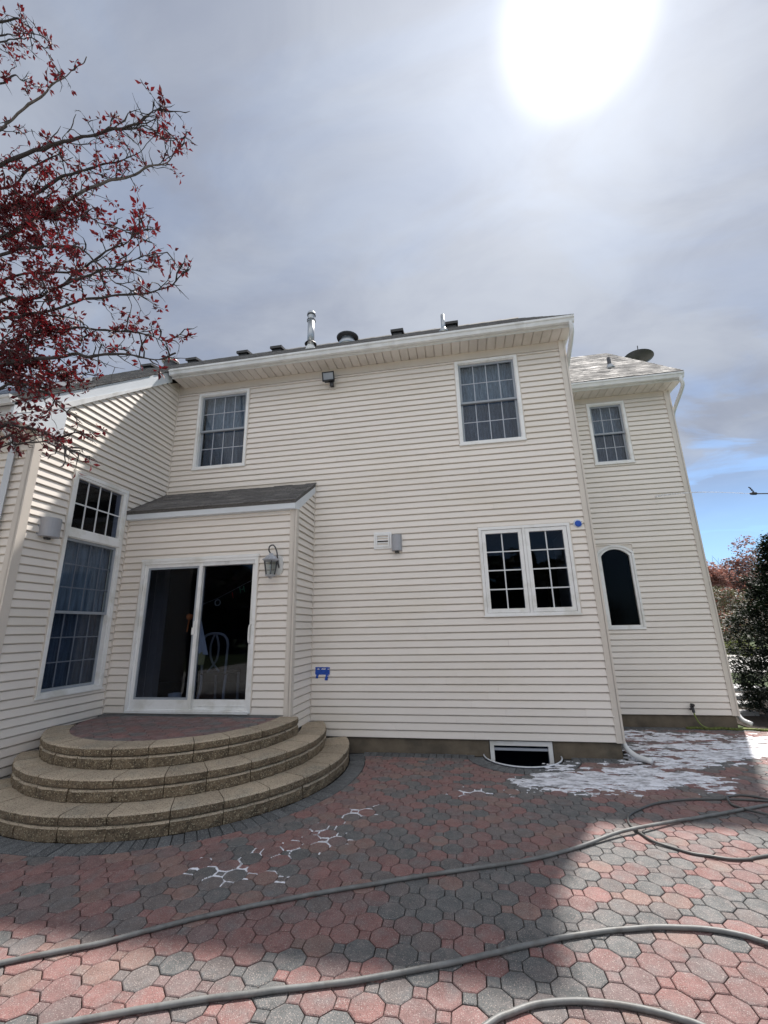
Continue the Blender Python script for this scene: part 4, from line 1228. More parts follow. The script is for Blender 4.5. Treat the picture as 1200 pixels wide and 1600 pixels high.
# ------------------------------------------------------------------ steps
steps = empty('stone_steps', (-3.65, 5.0, 0), 'three curved split face stone steps up to the sliding door', 'steps')
def arc_stone(c, r0, r1, t0, t1, z0, z1, name, mat, rough, label=None, inner_rough=False):
    nt_, nz_ = 7, 3
    b = MB()
    g = .0035
    def pt(r, t, z): return (c[0] + r * math.cos(t), c[1] + r * math.sin(t), z)
    ta, tb = t0 + g / r1, t1 - g / r1
    seed = random.random() * 50
    # outer face grid wraps into the top
    rows = []
    rnd = .016 if name == 'cap_stone' else .022
    prof = [(r1 - .004, z0 + .002), (r1, z0 + .010), (r1 + .002, (z0 + z1) / 2), (r1, z1 - rnd), (r1 - rnd * .45, z1 - rnd * .3), (r1 - rnd * 1.6, z1), ((r0 + r1) / 2, z1 + .001), (r0, z1)]
    for k in range(nt_ + 1):
        t = ta + (tb - ta) * k / nt_
        row = []
        for q, (rr, z) in enumerate(prof):
            e = 0
            if q <= 4:
                e = rough * noise.noise(Vector((t * r1 * 14 + seed, z * 22, seed))) - (.006 if k in (0, nt_) else 0)
            dz = .003 * noise.noise(Vector((t * r1 * 9, rr * 9, seed))) if q >= 4 else 0
            row.append(pt(rr + e, t, z + dz))
        rows.append(row)
    n = len(prof)
    vs_ = [p for row in rows for p in row]
    fs_ = []; ms_ = []
    for k in range(nt_):
        for q in range(n - 1):
            a = k * n + q
            fs_.append((a, a + n, a + n + 1, a + 1)); ms_.append(1 if q < 3 else 0)
    # ends
    base = len(vs_)
    for row, t in ((rows[0], ta), (rows[-1], tb)):
        m0 = len(vs_)
        vs_ += row + [pt(r0, t, z0)]
        idx = tuple(range(m0, m0 + n + 1))
        fs_.append(idx if t == ta else idx[::-1]); ms_.append(1)
    b.add(vs_, fs_)
    b.m = ms_
    b.build(name, [MAT['cap'], MAT['riser']], steps, label=label)
def tier(idx, z0, z1, t0, t1, ln, depth):
    c, r = SC[idx]
    n = round(r * (t1 - t0) / ln)
    zc = z1 - .082
    cuts = [t0 + (t1 - t0) * (k + random.uniform(-.07, .07) * (0 < k < n)) / n for k in range(n + 1)]
    for k in range(n):
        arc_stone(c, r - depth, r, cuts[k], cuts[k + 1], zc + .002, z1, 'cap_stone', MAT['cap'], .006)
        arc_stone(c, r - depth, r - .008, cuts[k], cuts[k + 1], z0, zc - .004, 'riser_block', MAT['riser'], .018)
tier(0, -.01, .20, R(-136.5), R(25), .44, .34)
tier(1, .20, .40, R(-144.5), R(30), .41, .34)
tier(2, .40, .60, R(-153.5), R(3.5), .385, .262)
b = MB()
for i, (zt) in enumerate((.10, .30, .585)):
    c, r = SC[i]
    rr = r - .06
    a0, a1 = (R(-137), R(25)) if i == 0 else ((R(-145), R(30)) if i == 1 else (R(-153), R(3)))
    P = [(c[0] + rr * math.cos(a0 + (a1 - a0) * k / 30), c[1] + rr * math.sin(a0 + (a1 - a0) * k / 30)) for k in range(31)]
    if i < 2: P += [(P[-1][0], 6.60), (X0 + .03, 6.60), (X0 + .03, 5.6), (XL + .02, 5.6)]
    else: P += [(P[-1][0], 5.78), (XL + .02, 5.78)]
    zb = 0 if i == 0 else (.10, .30)[i - 1]
    b.prism([(x, y, zb - .01) for x, y in P], [(x, y, zt - .012) for x, y in P])
o = b.build('infill', MAT['joint'], steps); fixnormals(o)
for x, y in [(GX0 + .05 + i * PW, GY0 + .03 + j * PW) for i in range(-50, 0) for j in range(0, 40) if (i + j) % 2 == 0]:
    cl = clips_for(x, y, .6)
    if cl is None: continue
    b = MB()
    if not paver_prisms(b, x, y, .598, cl): continue
    mi = random.choice((1, 1, 2, 2, 0, 4))
    o = b.build('paver', PAV[mi], steps, key=('pav',) if not cl else None, origin=(x, y, .598))
    if not cl:
        o.material_slots[0].link = 'OBJECT'; o.material_slots[0].material = PAV[mi]
k = 0
x = XL + .02
while x < -2.45:
    b = MB(); b.box(x + .002, min(x + .2, -2.42) - .002, 5.712, 5.80, .57, .599); b.build('border_brick', MAT['brick_grey'], steps); x += .2

# ------------------------------------------------------------------ window well
r_ = empty('window_well', (WC[0], WC[1], -.6), 'curved dark window well with a foamy white rim below the basement window', 'window well')
b = MB()
NN = 28; zs_ = [-.6 + .04 * k for k in range(15)] + [.008]
ang_ = [math.pi + math.pi * k / NN for k in range(NN + 1)]
n0 = 0
for z_i, z in enumerate(zs_):
    rr = WR - .008 - (.01 if z_i % 2 else 0)
    for a in ang_: b.v.append((WC[0] + rr * math.cos(a), WC[1] + rr * math.sin(a), z))
for i in range(len(zs_) - 1):
    for k in range(NN):
        a = i * (NN + 1) + k
        b.f.append((a, a + 1, a + NN + 2, a + NN + 1)); b.m.append(0)
b.build('liner', MAT['darkmetal'], r_)
b = MB(); b.tube([(WC[0] + (WR) * math.cos(a), WC[1] + WR * math.sin(a), .010) for a in ang_], .009, 8); b.build('rim', MAT['rim'], r_, smooth=True)
b = MB(); b.add([(WC[0] + WR * math.cos(a), WC[1] + WR * math.sin(a), -.58) for a in ang_], [tuple(range(NN + 1))]); b.build('gravel_floor', MAT['mulch'], r_)

# ------------------------------------------------------------------ hoses
def hose(pts, r, mat, label, z=None, name='hose'):
    P = [Vector((p[0], p[1], (p[2] if len(p) > 2 else r + .001))) for p in pts]
    path = [q + Vector((noise.noise(q * 5), noise.noise(q * 5 + Vector((9, 0, 0))), 0)) * .006 for q in smooth_path(P, 8)]
    b = MB(); b.tube(path, r, 10)
    return b.build(name, MAT[mat], None, label=label, cat='hose', group='hoses lying on the patio', smooth=True)
hose([(-6.2, .5), (-4.6, 1.3), (-3.3, 2.0), (-2.557, 2.414), (-2.187, 2.602), (-1.922, 2.779), (-1.654, 2.946), (-1.245, 3.166), (-0.661, 3.435), (-0.232, 3.622), (0.323, 3.853), (0.739, 4.1), (1.091, 4.338, .03), (1.333, 4.472, .036), (1.721, 4.694, .02), (2.183, 4.911, .02), (2.698, 5.177), (3.4, 5.5), (4.4, 5.8), (6.0, 6.1)],
     .0132, 'hose', 'long grey hose crossing the whole patio through the shadow, middle of the three thick ones')
hose([(-3.4, 1.3), (-2.6, 1.83), (-1.865, 2.162), (-1.645, 2.249), (-1.386, 2.348), (-1.106, 2.438), (-0.636, 2.586), (-0.265, 2.729), (0.066, 2.881), (0.425, 3.047), (0.722, 3.147), (1.016, 3.217), (1.22, 3.23), (1.399, 3.203), (1.497, 3.156), (1.9, 2.95), (2.4, 2.6), (2.8, 2.0)],
     .0132, 'hose', 'grey hose curving across the front of the patio and bending back down at the right')
hose([(-.5, 1.7), (-.22, 2.2), (-0.008, 2.437), (0.094, 2.507), (0.214, 2.57), (0.362, 2.61), (0.533, 2.625), (0.664, 2.613), (0.81, 2.586), (0.93, 2.54), (1.3, 2.3), (1.8, 1.7)],
     .0132, 'hose', 'short arc of grey hose at the bottom edge, nearest of all')
hose([(4.2, 5.0), (3.2, 4.55), (2.098, 4.168), (1.932, 4.096), (1.797, 4.078), (1.683, 4.104), (1.566, 4.131), (1.465, 4.206), (1.359, 4.285, .016), (1.321, 4.413, .014), (1.295, 4.552), (1.304, 4.667), (1.363, 4.796), (1.496, 4.941), (1.708, 5.103), (1.918, 5.2), (2.132, 5.26), (2.402, 5.292), (2.605, 5.297), (2.764, 5.287), (3.4, 5.25), (4.4, 5.2)],
     .0100, 'hose_dark', 'thin dark hose looping round on the right of the patio')
hose([(3.6, 4.3), (3.0, 4.62), (2.508, 4.857, .045), (2.458, 4.952, .03), (2.404, 5.052, .02), (2.383, 5.162), (2.405, 5.283, .034), (2.482, 5.381), (2.588, 5.419), (2.682, 5.405), (2.78, 5.355), (2.95, 5.22), (3.4, 4.9), (4.2, 4.6)],
     .0100, 'hose_dark', 'small tight coil of thin dark hose at the right edge behind the big loop')

# ------------------------------------------------------------------ foam
def joint_dist(x, y):
    best = None
    u = (x - GX0) / PW; v = (y - GY0) / PW
    i0, j0 = round(u), round(v)
    dmin = 9; 
    for i in (i0 - 1, i0, i0 + 1):
        for j in (j0 - 1, j0, j0 + 1):
            if (i + j) % 2: continue
            dx, dy = abs(x - GX0 - i * PW), abs(y - GY0 - j * PW)
            q = max(dx, dy, (dx + dy) / 1.41421)
            if q < dmin: dmin = q
    if dmin < .0835: return .0835 - dmin
    # inside a square
    dmin = 9
    for i in (i0 - 1, i0, i0 + 1):
        for j in (j0 - 1, j0, j0 + 1):
            if (i + j) % 2 == 0: continue
            dx, dy = abs(x - GX0 - i * PW), abs(y - GY0 - j * PW)
            dmin = min(dmin, max(dx, dy))
    return max(0, AS / 2 - dmin)
def inpoly(x, y, P):
    c = False
    for i in range(len(P)):
        x1, y1 = P[i]; x2, y2 = P[i - 1]
        if (y1 > y) != (y2 > y) and x < (x2 - x1) * (y - y1) / (y2 - y1) + x1: c = not c
    return c
def segd(x, y, P):
    best = 9
    for i in range(len(P)):
        x1, y1 = P[i]; x2, y2 = P[i - 1]
        dx, dy = x2 - x1, y2 - y1
        t = max(0, min(1, ((x - x1) * dx + (y - y1) * dy) / (dx * dx + dy * dy + 1e-9)))
        best = min(best, math.hypot(x - x1 - t * dx, y - y1 - t * dy))
    return best
FP = [(0.50, 5.55), (0.50, 5.28), (0.9, 5.34), (1.12, 5.27), (1.47, 5.38), (1.95, 5.52), (2.22, 5.48), (2.58, 5.56), (2.62, 5.95), (2.62, 6.20), (2.85, 6.45), (3.5, 6.60), (4.3, 7.0), (4.72, 7.4), (4.72, 8.36), (3.8, 8.0), (3.1, 8.2), (2.35, 8.36), (2.0, 8.0), (2.0, 6.6), (1.1, 6.42), (0.95, 6.1)]
def fbm(x, y, z, o=4):
    return noise.fractal(Vector((x, y, z)), 1.0, 2.0, o)
def foamval(x, y):
    inside = inpoly(x, y, FP); d = segd(x, y, FP); sd_ = d if inside else -d
    if sd_ < -.35: return -1
    jd = joint_dist(x, y)
    st = fbm(x * 1.6 + y * .5, y * 4.6 - x * .4, 2.0) * .80 + fbm(x * 6, y * 14, 5.0, 4) * .70
    band = .55 * math.exp(-((y - (5.72 + .08 * (x - 1.3))) / .26) ** 2) * (1 if x < 2.7 else math.exp(-((x - 2.7) / .3) ** 2))
    band += .35 * math.exp(-((y - (6.9 + .35 * (x - 3))) / .22) ** 2) * (x > 2.6)
    v = st + band + min(sd_, .3) * 1.2 + .02
    v += .30 * math.exp(-jd / .009) if sd_ < .12 else .06 * math.exp(-jd / .009)
    if sd_ < 0: v += sd_ * 3.0
    return v - .34
G = .0100
def foam_mesh(x0, x1, y0, y1, fn, th, name, label):
    nx, ny = int((x1 - x0) / G), int((y1 - y0) / G)
    val = {}
    for i in range(nx + 1):
        for j in range(ny + 1):
            val[i, j] = fn(x0 + i * G, y0 + j * G)
    b = MB(); idx = {}
    def vert(i, j):
        if (i, j) not in idx:
            v = val[i, j]
            x, y = x0 + i * G, y0 + j * G
            h = .002 + min(max(v, 0), .6) * .020 + .003 * noise.noise(Vector((x * 40, y * 40, 0))) if v > 0 else -.004
            if v <= 0:      # slide edge verts towards the contour
                h = -.0035
            idx[i, j] = len(b.v); b.v.append((x + noise.noise(Vector((x * 50, y * 50, 3))) * .005, y + noise.noise(Vector((x * 50, y * 50, 9))) * .005, h))
        return idx[i, j]
    for i in range(nx):
        for j in range(ny):
            c = [val[i, j], val[i + 1, j], val[i + 1, j + 1], val[i, j + 1]]
            if max(c) > 0:
                b.f.append((vert(i, j), vert(i + 1, j), vert(i + 1, j + 1), vert(i, j + 1))); b.m.append(0)
    return b.build(name, MAT['foam'], None, label=label, kind='stuff', cat='foam', smooth=True)
foam_mesh(.1, 4.8, 4.95, 8.4, foamval, 0, 'foam', 'white soap foam spread over the pavers below the right wall')
LINES = [[(-2.08, 3.42), (-1.84, 3.37)], [(-1.95, 3.45), (-1.81, 3.56), (-1.65, 3.78), (-1.5, 3.9)], [(-1.75, 3.5), (-1.44, 3.5)], [(-1.5, 3.75), (-1.35, 4.14), (-1.28, 4.28)], [(-1.15, 4.5), (-1.05, 4.72)], [(-1.3, 3.9), (-1.2, 4.1)], [(-.2, 5.2), (.3, 5.3)]]
def lineval(x, y):
    d = min(segd(x, y, l + l[::-1]) for l in LINES)
    if d > .2: return -1
    jd = joint_dist(x, y)
    return math.exp(-jd / .0050) * 1.1 - .66 - d * 2.6 + noise.noise(Vector((x * 9, y * 9, 2))) * .45
foam_mesh(-2.3, .5, 3.2, 5.5, lineval, 0, 'foam', 'thin lines of white foam left in the paver joints near the steps')

# ------------------------------------------------------------------ washer wand and jet
r_ = empty('pressure_washer_wand', (4.07, 6.5, 3.38), 'dark pressure washer wand poking in from the right edge', 'wand')
b = MB(); b.tube([(4.10, 6.5, 3.385), (4.6, 6.45, 3.34), (6.2, 6.3, 3.0)], .008, 8); b.build('lance', MAT['darkmetal'], r_)
b = MB(); b.lathe((4.05, 6.5, 3.39), [(.006, -.03), (.014, -.02), (.02, 0), (.02, .05), (.01, .06)], 10, axis=(1, 0, -.05)); b.build('nozzle', MAT['black'], r_)
b = MB()
for k in range(4): b.tube([(4.09 - k * .012, 6.5, 3.40 + k * .022), (4.06 - k * .012, 6.5, 3.415 + k * .024)], .007, 6)
b.build('spare_tips', MAT['black'], r_)
b = MB()
p0, p1 = Vector((4.02, 6.5, 3.392)), Vector((3.72, 8.545, 3.99))
pts = [p0.lerp(p1, k / 24) + Vector((0, 0, .05 * math.sin(math.pi * k / 24))) for k in range(25)]
b.tube(pts, [.003 + .016 * (k / 24) ** 1.4 + .003 * random.random() for k in range(25)], 6)
b.build('water_jet', MAT['water'], None, label='thin jet of water shot from the wand onto the right wall', cat='water jet')

# ------------------------------------------------------------------ inside the sliding door
cx, cy, zf = -3.93, 6.75, .58
r_ = empty('dining_chair', (cx, cy, zf), 'white dining chair with a bentwood back seen dimly through the sliding door', 'chair')
b = MB(); b.box(cx - .22, cx + .22, cy - .2, cy + .24, zf + .46, zf + .50); b.build('seat', MAT['black'], r_)
for sx in (-1, 1):
    b = MB(); b.tube(smooth_path([(cx + sx * .21, cy - .18, zf + .47), (cx + sx * .20, cy - .20, zf + .25), (cx + sx * .235, cy - .26, zf)], 4), .022, 8); b.build('leg', MAT['chair'], r_, smooth=True)
    b = MB(); b.tube([(cx + sx * .2, cy + .22, zf + .47), (cx + sx * .2, cy + .24, zf)], .02, 8); b.build('leg', MAT['chair'], r_)
b = MB(); b.tube(smooth_path([(cx - .2, cy - .2, zf + .48), (cx - .21, cy - .2, zf + .75), (cx - .22, cy - .22, zf + .95), (cx - .15, cy - .23, zf + 1.06), (cx, cy - .23, zf + 1.09), (cx + .15, cy - .23, zf + 1.06), (cx + .22, cy - .22, zf + .95), (cx + .21, cy - .2, zf + .75), (cx + .2, cy - .2, zf + .48)], 6), .02, 8); b.build('back_frame', MAT['chair'], r_, smooth=True)
b = MB()
for sx in (-1, 1): b.tube(smooth_path([(cx + sx * .1, cy - .2, zf + .5), (cx - sx * .04, cy - .21, zf + .68), (cx - sx * .07, cy - .22, zf + .88), (cx - sx * .02, cy - .22, zf + 1.07)], 6), .016, 6)
b.build('back_splat', MAT['chair'], r_, smooth=True)
r_ = empty('hanging_towel', (-4.0, 6.2, 1.2), 'pale towel hanging just inside the sliding door', 'towel')
b = MB()
for (zz0, zz1, wt, wb, mt) in ((1.40, 1.98, .06, .26, 'towel'), (1.22, 1.40, .22, .2, 'towel2')):
    b = MB()
    for k in range(12):
        f0, f1 = k / 12, (k + 1) / 12
        def P_(f, top):
            wd = wt if top else wb
            return (-4.10 + wd * f, 6.2 + .02 * math.sin(f * 14), zz1 if top else zz0 - .04 * f * (mt == 'towel'))
        b.add([P_(f0, 0), P_(f1, 0), P_(f1, 1), P_(f0, 1)], [(0, 1, 2, 3)])
    b.build('cloth' if mt == 'towel' else 'hem', MAT[mt], r_)
b = MB(); b.lathe((-4.13, 6.1, 1.92), [(.01, -.05), (.045, -.02), (.045, .03), (.01, .05)], 8); b.tube([(-4.13, 6.1, 1.9), (-4.15, 6.1, 1.70)], .012, 5)
b.build('hanging_ornament', MAT['orange'], None, label='small orange ornament hanging behind the sliding door', cat='ornament')
ban = empty('letter_banner', (-3.7, 6.6, 2.25), 'string of coloured paper letters hung inside the sliding door', 'banner')
for ch, x, z, m in (('O', -3.98, 2.15, 'pale'), ('I', -3.72, 2.26, 'red'), ('H', -3.56, 2.35, 'green')):
    cu_ = bpy.data.curves.new('letter', 'FONT'); cu_.body = ch; cu_.size = .15; cu_.extrude = .003; cu_.align_x = 'CENTER'; cu_.align_y = 'CENTER'
    tmp = bpy.data.objects.new('letter_tmp', cu_); scene.collection.objects.link(tmp)
    bpy.context.view_layer.update()
    me = bpy.data.meshes.new_from_object(tmp.evaluated_get(bpy.context.evaluated_depsgraph_get()))
    bpy.data.objects.remove(tmp); bpy.data.curves.remove(cu_)
    me.materials.clear(); me.materials.append(MAT[m])
    o = bpy.data.objects.new('letter', me); link(o, (x, 6.6, z), ban); o.rotation_euler = (R(90), R(-14), 0)
b = MB(); b.tube([(-4.3, 6.6, 2.12), (-3.98, 6.6, 2.23), (-3.72, 6.6, 2.35), (-3.4, 6.6, 2.50), (-3.0, 6.6, 2.72)], .003, 4); b.build('string', MAT['pale'], ban)
b = MB(); b.lathe((-4.42, 6.35, .58), [(.08, 0), (.10, .22), (.09, .22), (.075, .02)], 14); b.build('bucket', MAT['pale'], None, label='small pale bucket on the floor behind the left door panel', cat='bucket', smooth=True)

# ------------------------------------------------------------------ plum tree
tree = empty('plum_tree', (-6.0, 2.6, 0), 'purple leaved plum tree with twisted branches reaching in at the upper left', 'tree')
LIMBS = [
[(-5.64, 2.9, 9.72), (-5.36, 2.9, 9.7), (-5.22, 2.9, 9.51), (-4.97, 2.9, 9.25), (-4.7, 2.9, 8.96)],
[(-5.44, 2.83, 9.23), (-5.1, 2.77, 9.02), (-4.64, 2.7, 8.71)],
[(-5.42, 2.84, 9.12), (-5.14, 2.78, 8.96), (-4.62, 2.72, 8.64), (-4.21, 2.66, 8.02), (-3.97, 2.6, 7.66)],
[(-4.97, 2.83, 7.41), (-4.77, 2.77, 7.4), (-4.28, 2.7, 7.53), (-4.0, 2.63, 7.54), (-3.71, 2.57, 7.56), (-3.5, 2.5, 7.6)],
[(-4.88, 2.86, 6.9), (-4.15, 2.82, 6.92), (-3.78, 2.79, 6.89), (-3.38, 2.75, 6.81), (-3.07, 2.71, 6.74), (-2.84, 2.68, 6.73), (-2.68, 2.64, 6.72), (-2.51, 2.6, 6.59)],
[(-3.46, 2.82, 6.94), (-3.08, 2.74, 6.75), (-2.78, 2.66, 6.55), (-2.57, 2.58, 6.28), (-2.27, 2.5, 6.01)],
[(-4.67, 2.91, 5.86), (-4.48, 2.92, 5.96), (-4.19, 2.93, 6.09), (-3.91, 2.94, 6.25), (-3.61, 2.95, 6.38), (-3.33, 2.96, 6.44), (-3.02, 2.97, 6.49), (-2.79, 2.98, 6.54), (-2.7, 2.99, 6.68), (-2.63, 3.0, 6.81)],
[(-4.62, 2.96, 6.37), (-4.25, 3.01, 6.72), (-4.1, 3.07, 6.86), (-3.89, 3.13, 7.0), (-3.63, 3.19, 7.1), (-3.48, 3.24, 7.25), (-3.29, 3.3, 7.53)],
[(-4.35, 2.89, 4.74), (-3.88, 2.87, 4.72), (-3.37, 2.86, 4.77), (-2.78, 2.84, 4.73), (-2.48, 2.83, 4.7), (-2.3, 2.81, 4.8), (-2.23, 2.8, 4.87)],
[(-4.31, 2.93, 4.36), (-4.14, 2.97, 4.32), (-3.97, 3.0, 4.24), (-3.75, 3.03, 4.16), (-3.55, 3.07, 4.12), (-3.42, 3.1, 4.15)],
[(-4.15, 2.85, 4.14), (-3.44, 2.8, 4.13), (-3.02, 2.75, 4.03), (-2.63, 2.7, 3.94), (-2.29, 2.65, 3.82), (-2.09, 2.6, 3.83)],
[(-4.36, 2.94, 4.49), (-3.98, 2.99, 4.61), (-3.59, 3.03, 4.64), (-3.12, 3.07, 4.54), (-2.86, 3.11, 4.5), (-2.7, 3.16, 4.45), (-2.55, 3.2, 4.54)],
[(-4.06, 2.9, 3.52), (-3.81, 2.9, 3.51), (-3.64, 2.9, 3.48), (-3.42, 2.9, 3.4), (-3.23, 2.9, 3.4), (-3.11, 2.9, 3.34)],
[(-3.64, 2.9, 3.48), (-3.37, 2.9, 3.33), (-3.27, 2.9, 3.14)],
[(-4.39, 2.87, 4.97), (-4.03, 2.84, 4.88), (-3.62, 2.81, 4.94), (-3.43, 2.79, 5.08), (-2.97, 2.76, 5.26), (-2.77, 2.73, 5.32), (-2.57, 2.7, 5.28)],
[(-3.63, 2.82, 4.95), (-3.15, 2.74, 4.95), (-2.82, 2.66, 4.89), (-2.49, 2.58, 4.83), (-2.21, 2.5, 4.73)],
[(-4.33, 3.0, 5.39), (-3.73, 3.1, 5.41), (-3.28, 3.2, 5.47), (-3.14, 3.3, 5.49)],
[(-4.81, 2.93, 6.29), (-4.34, 2.97, 6.29), (-3.84, 3.0, 6.1), (-3.44, 3.03, 5.89), (-3.22, 3.07, 5.8), (-3.1, 3.1, 5.89)],
[(-4.87, 2.92, 6.57), (-4.53, 2.95, 6.86), (-4.26, 2.98, 7.06), (-4.23, 3.0, 7.44)],
[(-5.27, 2.88, 8.38), (-5.05, 2.85, 8.4), (-4.83, 2.82, 8.17), (-4.63, 2.8, 7.82)],
[(-3.97, 2.86, 3.38), (-3.7, 2.82, 3.3), (-3.36, 2.78, 3.26), (-3.14, 2.74, 3.17), (-2.84, 2.7, 3.05)],
[(-4.49, 2.84, 5.51), (-3.86, 2.78, 5.44), (-3.32, 2.72, 5.21), (-2.84, 2.66, 4.71), (-2.54, 2.6, 4.5)],
[(-4.14, 2.88, 3.92), (-3.83, 2.86, 3.94), (-3.5, 2.84, 3.76), (-3.31, 2.82, 3.59), (-3.1, 2.8, 3.47)],
[(-3.92, 2.9, 4.75), (-3.45, 2.9, 4.6), (-3.08, 2.9, 4.26), (-2.83, 2.9, 4.17)]]
SUBS = (5, 13, 15, 23)
b = MB()
tp = [(-6.0, 2.6, -.1), (-5.95, 2.62, .8), (-6.0, 2.6, 1.8), (-5.85, 2.65, 2.8), (-5.9, 2.6, 4.0), (-6.05, 2.65, 5.5), (-6.0, 2.7, 7.0), (-6.1, 2.8, 8.6)]
b.tube(smooth_path(tp, 4), [.13 * (1 - .75 * k / 28) for k in range(29)], 10)
b.build('trunk', MAT['bark'], tree, smooth=True)
rng = random.Random(11)
twigs = MB(); leaves = MB()
NZ = lambda p, s, k: noise.noise(Vector((p[0] * s + k, p[1] * s, p[2] * s)))
def leaf(p, d, s):
    d = d.normalized()
    side = d.cross(Vector((rng.gauss(0, 1), rng.gauss(0, 1), rng.gauss(0, 1)))).normalized()
    up = d.cross(side)
    l = s; w_ = s * .24
    a = p; m1 = p + d * l * .5 + side * w_ + up * w_ * .5; m2 = p + d * l * .5 - side * w_ + up * w_ * .5; e = p + d * l - up * w_ * .3; mid = p + d * l * .5
    n = len(leaves.v)
    leaves.v.extend([tuple(a), tuple(m1), tuple(e), tuple(m2), tuple(mid)])
    leaves.f += [(n, n + 1, n + 4), (n + 1, n + 2, n + 4), (n + 4, n + 2, n + 3), (n, n + 4, n + 3)]; leaves.m += [0] * 4
def cluster(p, d, n, s=.060):
    for _ in range(n):
        dd = (d * .5 + Vector((rng.gauss(0, 1), rng.gauss(0, 1), rng.gauss(-.1, 1)))).normalized()
        leaf(p + dd * .012, dd, s * rng.uniform(.6, 1.2))
def twig(p, d, L_, r, leafy, depth=0):
    n = max(4, int(L_ / .07))
    pts = [p]; cur = Vector(p); dd = d.normalized()
    for k in range(n):
        dd = (dd + Vector((rng.gauss(0, .25), rng.gauss(0, .25), rng.gauss(0, .25))) + Vector((.04, 0, 0))).normalized()
        cur = cur + dd * (L_ / n)
        pts.append(cur.copy())
    lump = rng.random() < .35
    twigs.tube(pts, [r * (1 - .8 * k / n) * (rng.uniform(1.2, 2.8) if lump and k > n * .35 else rng.uniform(.8, 1.4)) for k in range(n + 1)], 4, cap=False)
    for k in range(1, n + 1):
        q = pts[k]
        if rng.random() < leafy: cluster(q, dd, rng.choice((2, 3, 4, 6)))
        if depth < 2 and rng.random() < .30:
            d2 = (dd * .7 + Vector((rng.gauss(0, .7), rng.gauss(0, .7), rng.gauss(0, .7)))).normalized()
            twig(q, d2, L_ * rng.uniform(.3, .6), r * .6, leafy * (1.0 if depth < 1 else .8), depth + 1)
for li, P in enumerate(LIMBS):
    P = [Vector(p) for p in P]
    if li not in SUBS:
        s = P[0]
        P = [Vector((-5.98, 2.65, max(2.4, s.z - 1.9 - .1 * (li % 4)))), Vector((-5.98 + (s.x + 5.98) * .55, 2.7, s.z - .75 * (5.98 + s.x) / 2))] + P
    path = smooth_path(P, 6)
    n = len(path)
    r0 = (.034 if len(P) > 8 or li in (8, 10, 14, 9) else .024) * (.5 if li in SUBS else 1) * (1 - .18 * (li % 3))
    path = [p + Vector((NZ(p, 5, 1), NZ(p, 5, 7), NZ(p, 5, 13))) * .035 * min(1, k / 6) for k, p in enumerate(path)]
    lump = li % 2 == 0
    rad = [max(.0035, r0 * (1 - k / n) ** 1.1) * (1 + (.8 * abs(NZ(path[k], 14, 3)) if k > n * .5 else .2 * NZ(path[k], 8, 4))) + (.007 * max(0, NZ(path[k], 9, 21)) if (k > n * .6 and lump) else 0) for k in range(n)]
    b = MB(); b.tube(path, rad, 7); b.build('branch', MAT['bark_grey'] if li in (3, 6) else MAT['bark'], tree, smooth=True)
    for k in range(4, n):
        p = path[k]; f = k / n
        z = p.z
        dens = .95 if z < 7.2 else .45
        leafy = ((.58 if p.x < -3.95 else .46) if z < 6.7 else .17) * (.32 if z < 3.7 else (.7 if z < 4.3 else 1)) * (1 if p.x < -3.8 else (.55 if p.x < -3.3 else .24))
        for _q in range(2 if (-5.2 < p.x < -3.7 and z < 6.7) else 1):
          if p.x > -5.6 and rng.random() < dens * .8:
              tdir = (path[min(k + 1, n - 1)] - path[k - 1]).normalized()
              d2 = (tdir * .8 + Vector((rng.gauss(0, .6), rng.gauss(0, .8), rng.gauss(0, .6)))).normalized()
              twig(p, d2, rng.uniform(.16, .56) * (1 - .55 * f) * (.6 if z < 3.7 else 1), .0055, leafy)
        if rng.random() < leafy * .6: cluster(p, Vector((1, 0, 0)), 5)
twigs.build('twig', MAT['bark'], tree, kind='stuff')
leaves.build('foliage', MAT['leaf'], tree, kind='stuff')

flat('added_bounce_deck', [[(-12, -22), (4.9, -22), (4.9, -0.2), (-12, -0.2)]], -.008, MAT['bounce_deck'])  # unseen pale deck, added behind the camera to bounce sun onto the facade
# ------------------------------------------------------------------ garden on the right and background
flat('mulch_bed', [[(4.55, 8.3), (9.2, 7.2), (9.2, 13), (4.55, 13)]], -.034, MAT['mulch'])
b = MB(); 
for k in range(26):
    x = 3.5 + k * .06; y = 8.44 + .03 * math.sin(k)
    b.lathe((x, y - .02 * (k > 13) * (k - 13) * .4, 0.0), [(.05, 0), (.045, .018 + .01 * rng.random()), (.02, .03)], 7)
b.build('moss', MAT['moss'], None, label='strip of moss along the foot of the right wall', cat='moss', kind='stuff', smooth=True)
sl = [(4.95, 9.9, .7, .35, 'small white slab nearest the wing corner'), (5.5, 10.9, .8, .45, 'second pale slab behind the wing corner'), (6.1, 12.0, .9, .5, 'third pale slab along the side path'), (6.9, 13.5, 1.1, .9, 'large white slab furthest along the side path')]
for (x, y, wx, wy, lb) in sl:
    b = MB(); P = [(x - wx / 2 + rng.uniform(-.06, .06), y - wy / 2), (x + wx / 2, y - wy / 2 + .08), (x + wx / 2 - .05, y + wy / 2), (x - wx / 2, y + wy / 2 - .05)]
    b.prism([(p[0], p[1], -.05) for p in P], [(p[0], p[1], .03) for p in P])
    b.build('stepping_slab', MAT['slab'], None, label=lb + ', beside the evergreen', cat='slab', group='pale slabs along the side of the house')
flat('driveway', [[(7.5, 17.5), (30, 17.5), (40, 30), (10.5, 30)]], -.03, MAT['concrete'])
